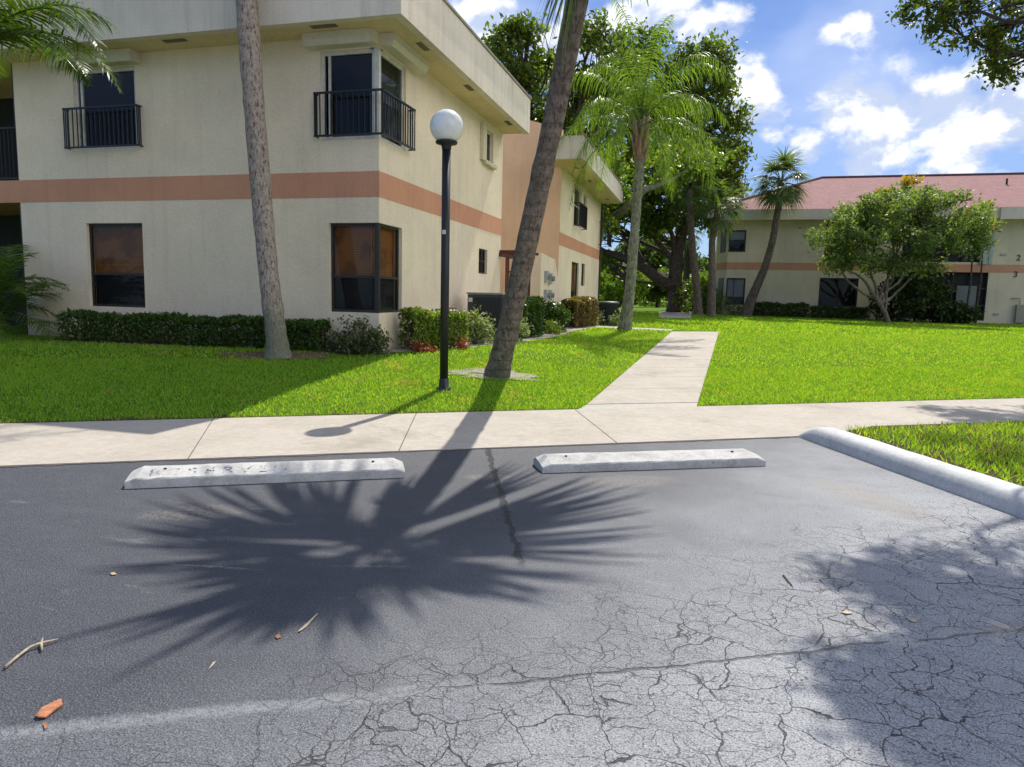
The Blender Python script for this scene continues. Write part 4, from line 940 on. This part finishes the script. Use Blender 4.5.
# AC units
def ac_box():
    t = thing('air_conditioner', (-5.0, 16.6, .45), 'dark grey box air conditioner beside the near building side wall', 'air conditioner')
    M_ = simple('ac_metal', (.045, .05, .055), .5)
    mb = MB(); x0, x1, y0, y1 = -5.60, -4.72, 16.3, 17.2
    mb.box(x0, x1, y0, y1, .56, 1.58); mb.build('case', M_, t, bevel=.015)
    mb = MB()
    for k in range(34): mb.box(x0+.16, x1-.04, y0-.012, y0-.001, .64+k*.026, .652+k*.026)
    for k in range(9): x = x0+.16+k*.09; mb.box(x-.006, x+.006, y0-.018, y0-.012, .60, 1.53)
    for k in range(34): mb.box(x1+.001, x1+.012, y0+.04, y1-.04, .64+k*.026, .652+k*.026)
    mb.build('grille', simple('ac_grille', (.02, .022, .025), .5), t)
    MB().box(x0-.02, x1+.02, y0-.02, y1+.02, 1.582, 1.63).build('top_cover', simple('ac_top', (.22, .23, .23), .5), t, bevel=.01)
    MB().box(x0+.03, x0+.13, y0-.006, y0-.001, 1.40, 1.50).build('sticker', WHITEF, t)
    MB().box(x0-.1, x1+.12, y0-.12, y1+.1, .42, .555).build('pad', CONC2, t)
ac_box()
t = thing('air_conditioner', (-3.62, 27.2, .5), 'round dark air conditioner beside the next building', 'air conditioner')
mb = MB(); mb.lathe((-3.62, 27.2, .5), [(.36, .05), (.37, .06), (.37, .86), (.40, .87), (.40, .91), (.30, .95), (0.001, .96)], 24); mb.build('case', bpy.data.materials['ac_metal'], t, autosm=True)
mb = MB()
for k in range(30):
    a = 2*math.pi*k/30; mb.box(-3.62+.377*math.cos(a)-.008, -3.62+.377*math.cos(a)+.008, 27.2+.377*math.sin(a)-.008, 27.2+.377*math.sin(a)+.008, .6, 1.34)
mb.build('guard', bpy.data.materials['ac_grille'], t); MB().box(-4.05, -3.15, 26.75, 27.65, .48, .549).build('pad', CONC2, t)

# ------------------------------------------------------------------ far building on the right
YB = 46.0
def fx(px, py=265, Y=YB): return float(atY(px, py, Y)[0])
def fz(py, px=860, Y=YB): return float(atY(px, py, Y)[2])
B3 = thing('apartment_building', (8, YB, .78), 'far two storey building at right with pinkish red shingle hip roof', 'building')
M3 = plane_map((0, YB, 0), (1, 0, 0), (0, -1, 0))
xl = fx(727); xr = 34.0; zb0, zb1 = fz(270.3, 800), fz(262.8, 800); zs_ = fz(219.5, 800)
xu0, xu1 = fx(724.5, 240), fx(747, 240)
H3 = [(xl+.02, fx(745, 290), fz(305, 735), fz(278, 735)), (xl+.02, fx(746, 240), fz(252, 735), fz(230, 735)), (fx(819, 290), fx(858, 290), fz(307, 838), fz(278, 838)),
      (fx(903, 290), fx(987, 290), .8, fz(271.5, 945)), (fx(903, 240), fx(982, 240), fz(262, 945), fz(216, 945)), (fx(826, 230), fx(868, 230), fz(262, 845), fz(222, 845)), (fx(1048, 290), fx(1080, 290), 1.6, 3.1)]
xr_ = xr
mb = MB(); wall(mb, M3, xl, xr, .3, zs_+.02, H3, .25); xk, yk = xl-.62, YB+1.5
mb.quad((xk, yk, .3), (xl, YB, .3), (xl, YB, zs_+.02), (xk, yk, zs_+.02)); mb.quad((xk, 60, .3), (xk, yk, .3), (xk, yk, zs_+.02), (xk, 60, zs_+.02)); mb.box(xl+1, xr, 51, 51.2, .3, zs_)
mb.build('wall', CREAM2, B3)
mb = MB(); mb.box(xl, xr, -.002, .01, zb0, zb1, M3); nx3, ny3 = -.9245, -.381
mb.quad((xk+nx3*.01, yk+ny3*.01, zb0), (xl+nx3*.01, YB-.01, zb0), (xl+nx3*.01, YB-.01, zb1), (xk+nx3*.01, yk+ny3*.01, zb1)); mb.build('band', BAND, B3)
# roof
ey = YB-.9; exl = xl-1.3; zf1 = fz(209, 800, ey); zf0 = fz(219.5, 800, ey); ridge_y = YB+6.5; zr_ = float(atY(900, 176.5, ridge_y)[2]); rxl = float(atY(822, 178, ridge_y)[0])
def shingle():
    m_, t = mat('red_shingle'); p = P(t)
    br = t.a('ShaderNodeTexBrick', {'Vector': t.a('ShaderNodeMapping', {'Vector': p, 'Scale': (1, 1, 1)}), 'Scale': 3.0, 'Color1': (.34, .15, .135, 1), 'Color2': (.26, .11, .105, 1), 'Mortar': (.15, .07, .065, 1), 'Mortar Size': .02})
    n = t.noise(p, 2.2, 6, .7); f_ = t.noise(p, 14, 4, .7); c = t.mix(t.ramp(n, .35, .7, 0, .5), br.outputs[0], (.36, .20, .185)); c = t.mix(t.ramp(f_, .5, .7, 0, .55), c, (.17, .08, .08))
    b = pbsdf(t, Base_Color=c, Roughness=.9); t.set(b, 'Normal', bump(t, f_, .5, .05)); return m_
SHI = shingle()
mb = MB(); mb.quad((exl, ey, zf1), (xr+5, ey, zf1), (xr+5, ridge_y, zr_), (rxl, ridge_y, zr_)); mb.poly([(exl, ridge_y*2-ey, zf1), (exl, ey, zf1), (rxl, ridge_y, zr_)]); mb.quad((rxl, ridge_y, zr_), (xr+5, ridge_y, zr_), (xr+5, 2*ridge_y-ey, zf1), (exl, 2*ridge_y-ey, zf1))
roof = mb.build('roof', SHI, B3)
mb = MB(); mb.tube([(exl, ey, zf1+.03), (rxl, ridge_y, zr_+.03), (xr+5, ridge_y, zr_+.03)], .09, 6); mb.build('ridge_cap', simple('ridge_shingle', (.10, .06, .08), .9), roof)
mb = MB(); px_ = float(atY(1006, 190, YB+4)[0]); zz = zf1+(zr_-zf1)*4.9/(ridge_y-ey); mb.tube([(px_, YB+4, zz-.1), (px_, YB+4, zz+.35)], .06, 8); mb.build('vent_pipe', BLACK, roof)
mb = MB(); mb.box(exl, fx(1000, 215, ey), ey, ey+.12, zf0, zf1-.004); mb.box(fx(1000, 215, ey), xr+5, ey-.12, ey+.12, zf0-.05, zf1-.004); mb.box(exl, exl+.12, ey+.121, 58, zf0, zf1-.004); mb.build('fascia', stucco('far_fascia', (.66, .59, .47), dirt=False), B3)
MB().box(exl+.121, xr+5, ey+.121, 58, zs_+.022, zs_+.06).build('soffit', CREAMSOFF, B3)
def w3(h, **k): return window(B3, M3, *h, fw=.09, inset=.08, **k)
w3(H3[0], rail=fz(297, 735), upper='curtain_or_dark', mull=(H3[0][0]+.45,)); w3(H3[1], rail=fz(240, 735), upper='curtain_or_dark'); w3(H3[2], rail=None, mull=((H3[2][0]+H3[2][1])/2,), upper='dark')
w3(H3[6], upper='dark')
mb = MB(); mb.box(H3[5][0], H3[5][1], -1.4, -1.35, H3[5][2], H3[5][3], M3); mb.build('entry_wall', simple('brick_red_wall', (.22, .08, .04), .9), B3)
# screened rooms: frames + dark screens
def screened(h, nv, zr):
    mb = MB(); w_ = .05
    for i in range(nv+1): u = h[0]+w_/2+(h[1]-h[0]-w_)*i/nv; mb.box(u-w_/2, u+w_/2, -.16, -.08, h[2], h[3], M3)
    for z in zr: mb.box(h[0], h[1], -.15, -.09, z-.035, z+.035, M3)
    f_ = mb.build('screen_frame', BRONZE, B3); MB().box(h[0], h[1], -.24, -.23, h[2]+.01, h[3]-.01, M3).build('screen_or_dark', SCREEN, f_)
screened(H3[3], 5, (1.65, 2.6)); screened(H3[4], 5, (fz(252, 945),)); 
mb = MB(); mb.box(H3[3][1]-1.5, H3[3][1]-.5, -.075, -.04, .85, 2.75, M3); mb.box(H3[3][1]-1.4, H3[3][1]-.6, -.04, -.035, 1.3, 2.6, M3); mb.build('screen_door', simple('grey_door', (.16, .17, .17), .5), B3)
# column trim right of the upper screen
mb = MB(); u = fx(986, 240); mb.box(u-.2, u+.12, .002, .12, zb1+.01, zs_, M3); mb.box(u+.22, u+.4, .002, .06, zb1+.01, zs_, M3); mb.build('trim', simple('grey_green_trim', (.42, .47, .42), .7), B3)
# unit numbers
def text3d(s_, loc, size, matl, name, parent, rot=(R(90), 0, 0), ext=.01, align='CENTER'):
    cu = bpy.data.curves.new(name, 'FONT'); cu.body = s_; cu.size = size; cu.extrude = ext; cu.align_x = align; cu.align_y = 'CENTER'
    tmp = bpy.data.objects.new(name, cu); COL.objects.link(tmp); dg = bpy.context.evaluated_depsgraph_get(); me = bpy.data.meshes.new_from_object(tmp.evaluated_get(dg))
    bpy.data.objects.remove(tmp); me.transform(Matrix.Translation(loc) @ __import__('mathutils').Euler(rot).to_matrix().to_4x4()); return link(name, me, matl, parent)
NUM = simple('number_black', (.02, .02, .02), .5)
for (s_, px, py) in (('2', 1018.5, 258), ('3', 1015.5, 274.5)):
    p = atY(px, py, YB); text3d(s_, (p[0], YB-.03, p[2]), .46, NUM, 'number', B3)
mb = MB()
for (px, py) in ((1003.5, 254.5), (996.5, 314)): p = atY(px, py, YB); mb.box(p[0]-.13, p[0]+.13, .002, .06, p[2]-.05, p[2]+.05, M3)
mb.build('outlet', GREYB, B3)
mb = MB(); p = atY(1020, 312, YB); mb.box(p[0]-.25, p[0]+.3, .002, .2, .75, 1.75, M3); mb.tube([(p[0]-.1, YB-.1, 1.75), (p[0]-.1, YB-.1, 2.1), (p[0]-.5, YB-.06, 2.1)], .03, 6); mb.build('utility_box', simple('utility_paint', (.34, .30, .23), .6), B3)
# chamfer face windows
Mc = plane_map((xl, YB, 0), ((xk-xl)/1.623, 1.5/1.623, 0), (nx3, ny3, 0))
for (a, b) in ((H3[0][2], H3[0][3]), (H3[1][2], H3[1][3])):
    mb = MB(); mb.box(.35, 1.1, .003, .03, a, b, Mc); mb.build('window', BRONZE, B3)
# planting at its foot
hedge('hedge', [(fx(750, 310, 44.8), 44.9), (fx(808, 310, 44.8), 44.9)], .9, .75, 'dark clipped hedge behind the curved cabbage palm', SHRUBL, (.16, .09), 900, 11)
hedge('hedge', [(fx(812, 310, 44.8), 44.9), (fx(868, 310, 44.8), 44.9)], .9, .62, 'dark clipped hedge under the wide ground floor window of the far building', SHRUBL, (.16, .09), 900, 12)
shrub('bush', [(fx(908, 300, 43), 43.2, 2.0, 1.3, 1.35), (fx(925, 300, 43), 43.6, 2.6, 1.2, 1.1), (fx(893, 300, 43), 43.4, 1.7, .9, 1.0), (fx(945, 310, 43), 43.6, 1.3, 1.0, .55), (fx(962, 313, 43), 43.8, 1.15, 1.0, .4)], 'dark green bush mass behind the ornamental tree trunk', 'bush', leafmat('dark_shrub_leaf', [(.02, .04, .01), (.035, .065, .012), (.06, .09, .02)], .3, .5), (.24, .13), 7000, 34, .16, seed=13)
shrub('bush', [(fx(735, 312, 44.5), 44.7, 1.0, .55, .35), (fx(721, 312, 44.5), 44.7, 1.2, .5, .6), (fx(748, 312, 44.5), 44.8, .95, .4, .3)], 'small pale bush under the corner window of the far building', 'bush', ORNL, (.16, .09), 900, 20, .12, seed=14)
shrub('bush', [(-1.0, 46.5, 1.9, 1.0, 1.0), (-.2, 46.8, 1.6, .8, .8)], 'bright lime bush between the oak and the two palm trunks', 'bush', LIMEL, (.20, .12), 2200, 26, .18, seed=15)
shrub('bush', [(.0, 43.6, 1.5, .45, .8)], 'narrow dark bush between the two palm trunks', 'bush', SHRUBL, (.18, .10), 700, 16, .15, seed=17)

# ------------------------------------------------------------------ background woods and bushes
woods = []
rg = np.random.default_rng(77)
WOODL = leafmat('wood_leaf', [(.05, .085, .02), (.08, .12, .03), (.12, .16, .05)], .4, .5)
i = 0
names = ['pale green', 'dark green', 'mid green', 'bluish green', 'olive']
k = 0
for x in np.arange(-40, 46, 5.2):
    Yw = 105+rg.uniform(-6, 10); hh = rg.uniform(6.5, 10.5); r_ = rg.uniform(3.2, 4.6); xx = x+rg.uniform(-1, 1)
    if -16 < xx < 7:
        pass
    woods.append((xx, Yw, hh, r_))
A = []; tbm = MB()
for (xx, Yw, hh, r_) in woods:
    for _ in range(5):
        c = (xx+rg.uniform(-1.8, 1.8), Yw+rg.uniform(-1.5, 1.5), .8+hh*rg.uniform(.3, .85)); A.append(blob_pts(c, (r_*.75, r_*.75, r_*.5), 900, 20, .4, rg)[0])
    A.append(blob_pts((xx, Yw, 1.6), (r_, 2, 1.5), 900, 20, .5, rg)[0])
    tbm.tube([(xx, Yw, .6), (xx+.3, Yw, hh*.7)], [.3, .15], 6)
wd = tag(leaves(np.concatenate(A), .75, .5, WOODL, 'woods', None, rg=rg), 'far line of green woods closing the lawn between the buildings', 'woods', kind='stuff')
tbm.build('trunks', BARKD, wd)
for j, (px, Yq, z, r_, h_, L_, lab) in enumerate(((620, 70, 2.8, 2.6, 2.4, LIMEL, 'round light green tree behind the small far lamp post'), (658, 74, 3.0, 2.3, 2.3, OAKL, 'darker round tree seen under the low oak limb'), (700, 66, 2.6, 2.1, 2.0, LIMEL, 'light green tree seen between the two palm trunks'))):
    x = fx(px, 290, Yq); blob_tree('small_tree', (x, Yq, .78), [(x, Yq, .6, .2), (x, Yq, z*.5+.6, .14)], [(x+q*r_*.5, Yq+q2*r_*.3, z+.3*q, r_*.6, r_*.6, h_*.6, 1) for q, q2 in ((-1, 0), (1, .5), (0, -1), (0, 1))], lab, 'tree', BARKD, L_, (.4, .25), nleaf=3600, clump=22, spread=.25, seed=50+j)
shrub('bush', [(fx(655, 300, 80), 80, 1.3, 1.4, .9), (fx(663, 300, 80), 80.5, 1.2, 1.1, .7), (fx(648, 300, 80), 80.5, 1.1, 1.0, .6)], 'pale round bush far out on the lawn under the oak limb', 'bush', LIMEL, (.35, .22), 900, 20, .22, seed=19)

# ------------------------------------------------------------------ overhanging tree at right (trunk outside the frame)
OV = thing('overhanging_oak', g3(10.5, 14.5), 'leafy oak branches hanging into the top right corner', 'tree')
rg = np.random.default_rng(61); mb = MB(); trk = [(10.8, 14.3, 0), (10.6, 14.4, 2.0), (10.0, 14.2, 4.2), (9.2, 14.0, 6.2)]
mb.tube(trk, [.55, .42, .36, .28], 12, jit=.1, rg=rg); A = []
clus = []
for (px, py, r_, n) in ((915, 8, .45, 420), (935, 22, .45, 420), (955, 10, .55, 520), (948, 45, .26, 110), (985, 18, .6, 560), (1010, 30, .6, 560), (975, 42, .38, 200), (1005, 58, .5, 360), (985, 68, .38, 230), (1030, 60, .7, 500), (1000, 75, .28, 90), (1040, 20, .9, 700), (960, -20, .9, 700), (1000, -30, 1.0, 900), (925, -18, .55, 450), (1100, 30, 1.4, 900), (1180, 0, 1.8, 1200)):
    clus.append((atY(px, py, 17.0+rg.uniform(-.6, .8)), r_, n))
# canopy over the bays, above the frame: throws the shade at lower right
for (px, py, h_, r_, n) in ((895, 575, 6.6, .42, 420), (935, 580, 6.8, .50, 560), (985, 600, 7.0, .55, 650), (1010, 640, 6.8, .55, 650), (1030, 580, 7.0, .6, 700), (900, 690, 6.6, .33, 360), (935, 705, 6.7, .42, 500), (975, 735, 6.8, .45, 560), (1010, 700, 6.8, .5, 600), (1040, 730, 6.8, .6, 600), (870, 680, 6.6, .22, 140), (1080, 650, 7.0, .8, 900), (960, 655, 6.7, .22, 110)):
    d = ray(px, py); S0 = OC + d*(-H/d[2]); clus.append((S0+np.array([KX*h_, KY*h_, h_]), r_, n))
for (x, y, r_, n) in ((3.0, 7.6, .6, 500), (2.7, 8.6, .45, 260), (3.9, 8.4, .8, 800), (4.8, 9.3, .8, 700), (3.4, 6.2, .7, 700), (5.5, 7.5, 1.2, 1300), (6.5, 10.2, 1.0, 1000)):
    h_ = 7.2; clus.append((np.array([x+KX*h_, y+KY*h_, h_]), r_, n))
for c, r_, n in clus:
    n = int(n*.7); pts, cc = blob_pts(c, (r_, r_, r_*.7), n, max(6, int(n/26)), .09, rg, .35); A.append(pts)
    mid = np.array([9.2, 14.0, 6.2])
    pl = limb(mb, mid, c+np.array([.1, 0, .12]), .07, .018, rg, .08, 8, 6)
    for q in cc[::2]: limb(mb, pl[rg.integers(6, 9)], q, .014, .004, rg, .1, 4, 4)
mb.build('trunk', BARKD, OV, smooth=True)
leaves(np.concatenate(A), .13, .07, leafmat('live_oak_leaf', [(.05, .075, .015), (.08, .11, .02), (.14, .16, .03)], .45, .4), 'crown', OV, rg=rg)

# ------------------------------------------------------------------ lamp posts
GLOBE, tg = mat('opal_globe')
gb = pbsdf(tg, Base_Color=tg.mix(tg.ramp(tg.noise(P(tg), 5, 5, .7), .45, .75, 0, .3), (.86, .86, .82), (.60, .57, .48)), Roughness=.22); gb.inputs['Subsurface Weight'].default_value = .35; gb.inputs['Subsurface Radius'].default_value = (.1, .1, .1)
def lamp(name, x, y, h, label, s=1.0, base=None):
    z0 = float(gz(x, y)) if base is None else base; t = thing(name, (x, y, z0), label, 'street lamp', 'globe lamp posts')
    MB().tube([(x, y, z0-.1), (x, y, z0+h-.19*s)], .062*s, 16).build('post', BLACK, t, smooth=False, autosm=True)
    mb = MB(); mb.lathe((x, y, z0), [(.12*s, -.02), (.12*s, .02), (.075*s, .035), (.07*s, .16), (.063*s, .17)], 16); mb.build('base_collar', BLACK, t, autosm=True)
    mb = MB(); mb.lathe((x, y, z0+h-.22*s), [(.065*s, -.06), (.075*s, 0), (.15*s, .02), (.16*s, .04), (.155*s, .055), (.02, .06)], 20); mb.build('fitter', BLACK, t, autosm=True)
    R_ = .238*s; prof = [(R_*math.sin(a), R_*(1-math.cos(a))) for a in np.linspace(math.pi-.0001, .55, 18)][::-1]; mb = MB(); mb.lathe((x, y, z0+h-.20*s), prof, 32); mb.build('globe', GLOBE, t, smooth=True)
    if s == 1.0: mb = MB(); mb.box(x-.028, x+.028, y-.067, y-.061, z0+2.28, z0+2.34); mb.build('tag_plate', WHITEF, t)
LX, LY = -3.74, 9.86
lamp('lamp_post', LX, LY, 3.76, 'black lamp post with white globe on the lawn by the sidewalk')
lamp('lamp_post', float(atY(623.5, 300, 50)[0]), 50.0, 3.15, 'small distant globe lamp post behind the queen palm trunk', .8)

# ------------------------------------------------------------------ wheel stops, curb
def wheel_stop(a, b, label, lettered=False):
    a = np.array(a, float); b = np.array(b, float); L_ = np.linalg.norm(b-a); u = (b-a)/L_; n = np.array([-u[1], u[0]])
    t = thing('wheel_stop', ((a[0]+b[0])/2, (a[1]+b[1])/2, 0), label, 'wheel stop', 'concrete wheel stops')
    D_, h_ = .33, .113
    prof = [(0.0, 0.0), (.002, .066), (.010, .076), (.17, h_-.003), (.19, h_), (D_-.06, h_), (D_-.02, h_-.03), (D_, .045), (D_, 0)]
    N = 26; rg = np.random.default_rng(int(L_*100)); mb = MB(); K = len(prof)
    for i in range(N+1):
        s_ = L_*i/N; e = min(s_, L_-s_); k = 1.0 if e > .07 else .7+.3*(e/.07)
        if i in (0, N): k = .7
        for (q, z) in prof:
            c = a+u*s_+n*q; j = .0015*rg.normal() if z > .05 else 0
            mb.v.append((c[0], c[1], (z+j)*(k if z > .05 else 1)))
    for i in range(N):
        for j in range(K-1): mb.f.append((i*K+j, (i+1)*K+j, (i+1)*K+j+1, i*K+j+1))
    mb.f.append(tuple(range(K))); mb.f.append(tuple(N*K+j for j in range(K))[::-1])
    body = mb.build('block', STOPM, t)
    for f_ in (.12, .88):
        c = a+u*L_*f_+n*D_*.5; MB().tube([(c[0], c[1], h_-.02), (c[0], c[1], h_+.004)], .012, 8).build('anchor_pin', simple('rust', (.08, .04, .02), .8), t)
    if lettered:
        m_, tt = mat('worn_stencil_paint'); p = P(tt); n_ = tt.noise(p, 38, 4, .7); big = tt.noise(p, 4, 3, .5)
        k = tt.ramp(tt.math('ADD', n_, tt.math('MULTIPLY', big, .5)), .78, .88)
        bb = tt.a('ShaderNodeBsdfPrincipled', {'Base Color': (.10, .14, .20), 'Roughness': .8}); tr_ = tt.a('ShaderNodeBsdfTransparent')
        mx = tt.a('ShaderNodeMixShader', {0: k, 1: tr_.outputs[0], 2: bb.outputs[0]}); tt.l.new(mx.outputs[0], tt.out.inputs[0])
        ang = math.atan2(u[1], u[0])
        for i, ch in enumerate('RESERVED'):
            s_ = .20+i*.135; sl = math.atan2(h_-.079, .16); c = a+u*s_+n*.095; text3d(ch, (c[0], c[1], .076+.085*math.tan(sl)+.0035), .165, m_, 'letter', t, (sl, 0, ang), .0008)
    return t
wheel_stop((-4.28, 4.36), (-2.40, 5.43), 'left pale concrete wheel stop with faded RESERVED lettering', True)
wheel_stop((-1.33, 5.99), (.62, 7.02), 'right bare grey concrete wheel stop near the walkway')
CB = thing('curb', (1.3, 8.6, 0), 'pale painted rounded curb at the right edge of the parking bay', 'curb')
mb = MB(); a = np.array([1.10, 8.72]); dirc = np.array([2.34-1.09, 5.88-8.71]); dirc /= np.linalg.norm(dirc); nn = np.array([-dirc[1], dirc[0]])
prof = [(0, 0), (.008, .07), (.03, .13), (.06, .155), (.11, .168), (.24, .168), (.31, .15), (.345, .10), (.35, 0)]
K = len(prof); N = 60; Lc = 16.0; rg = np.random.default_rng(5)
for i in range(N+1):
    s_ = Lc*(i/N)**1.5; k = min(1, .30+.70*math.sin(min(1, s_/.30)*math.pi/2)) if s_ < .3 else 1
    bend = 0
    for (q, z) in prof: c = a+dirc*s_+nn*(q*(1 if s_ > .01 else .9)); mb.v.append((c[0], c[1], z*k+(.002*rg.normal() if z > .08 else 0)))
for i in range(N):
    for j in range(K-1): mb.f.append((i*K+j, i*K+j+1, (i+1)*K+j+1, (i+1)*K+j))
mb.f.append(tuple(range(K))[::-1]); mb.build('body', CURBM, CB, smooth=True)

# ------------------------------------------------------------------ litter
TWIG = simple('dry_twig', (.38, .32, .22), .8, var=.25, sc=30)
tw = MB(); z = .012
def gp(px, py, z=0): d = ray(px, py); return OC + d*((z-H)/d[2])
tw.tube([gp(5, 667, z), gp(18, 656, z), gp(30, 647, z+.003), gp(41, 643, z+.006), gp(58, 639, z)], [.007, .006, .006, .006, .003], 7)
tw.tube([gp(41, 643, z+.004), gp(42, 650, z)], [.007, .004], 6); tw.tube([gp(41, 643, z+.006), gp(43, 638, z+.015)], [.005, .003], 6)
tag(tw.build('twig', TWIG, smooth=True), 'pale dry forked twig lying on the asphalt at left', 'twig')
def chip(name, corners, th, m_, label, cat, curl=.006):
    mb = MB(); n = len(corners); top = []; P_ = [gp(x, y) for x, y in corners]; c = sum(P_)/n
    mb.v += [(p[0], p[1], .003+curl*(i % 2)) for i, p in enumerate(P_)]; mb.v += [(p[0], p[1], .003+th+curl*(i % 2)) for i, p in enumerate(P_)]
    mb.f.append(tuple(range(n))[::-1]); mb.f.append(tuple(range(n, 2*n)))
    for i in range(n): j = (i+1) % n; mb.f.append((i, j, n+j, n+i))
    return tag(mb.build(name, m_), label, cat)
chip('bark_chip', [(35, 718), (42, 711), (55, 703), (61, 702), (63, 706), (56, 712), (46, 719), (38, 720)], .006, simple('orange_bark', (.42, .17, .08), .8, var=.3, sc=40, bs=.4), 'orange brown bark chip lying below the twig at left', 'bark chip')
LF = simple('dry_leaf', (.50, .40, .22), .7, var=.3, sc=40); LF2 = simple('brown_leaf', (.30, .13, .06), .7)
for (pts_, mm_, lab) in (([(841, 613), (846, 612), (853, 614), (846, 615)], LF, 'small pale yellow leaf on the asphalt at right centre'), ([(909, 620), (914, 620), (917, 622), (912, 623)], LF, 'tiny cream leaf near the right shadow edge'),
        ([(275, 637), (279, 635), (281, 638), (277, 640)], LF2, 'tiny reddish leaf fragment left of centre on the asphalt'), ([(298, 632), (305, 626), (317, 614), (318, 615), (306, 628), (299, 633)], TWIG, 'thin tan stem fragment on the dark asphalt near the centre'),
        ([(208, 671), (213, 664), (216, 662), (213, 667)], TWIG, 'short pale straw below the palm shadow at left'), ([(43, 725), (46, 723), (48, 728), (45, 731)], LF2, 'dark brown scrap just below the bark chip'),
        ([(782, 576), (792, 587), (793, 587), (784, 576)], BARKD, 'short dark needle on the pale asphalt right of centre'),
        ([(110, 574), (114, 573), (117, 575), (112, 576)], LF, 'small pale leaf flake above the palm shadow at left')):
    chip('leaf_scrap', pts_, .002, mm_, lab, 'leaf', .003)
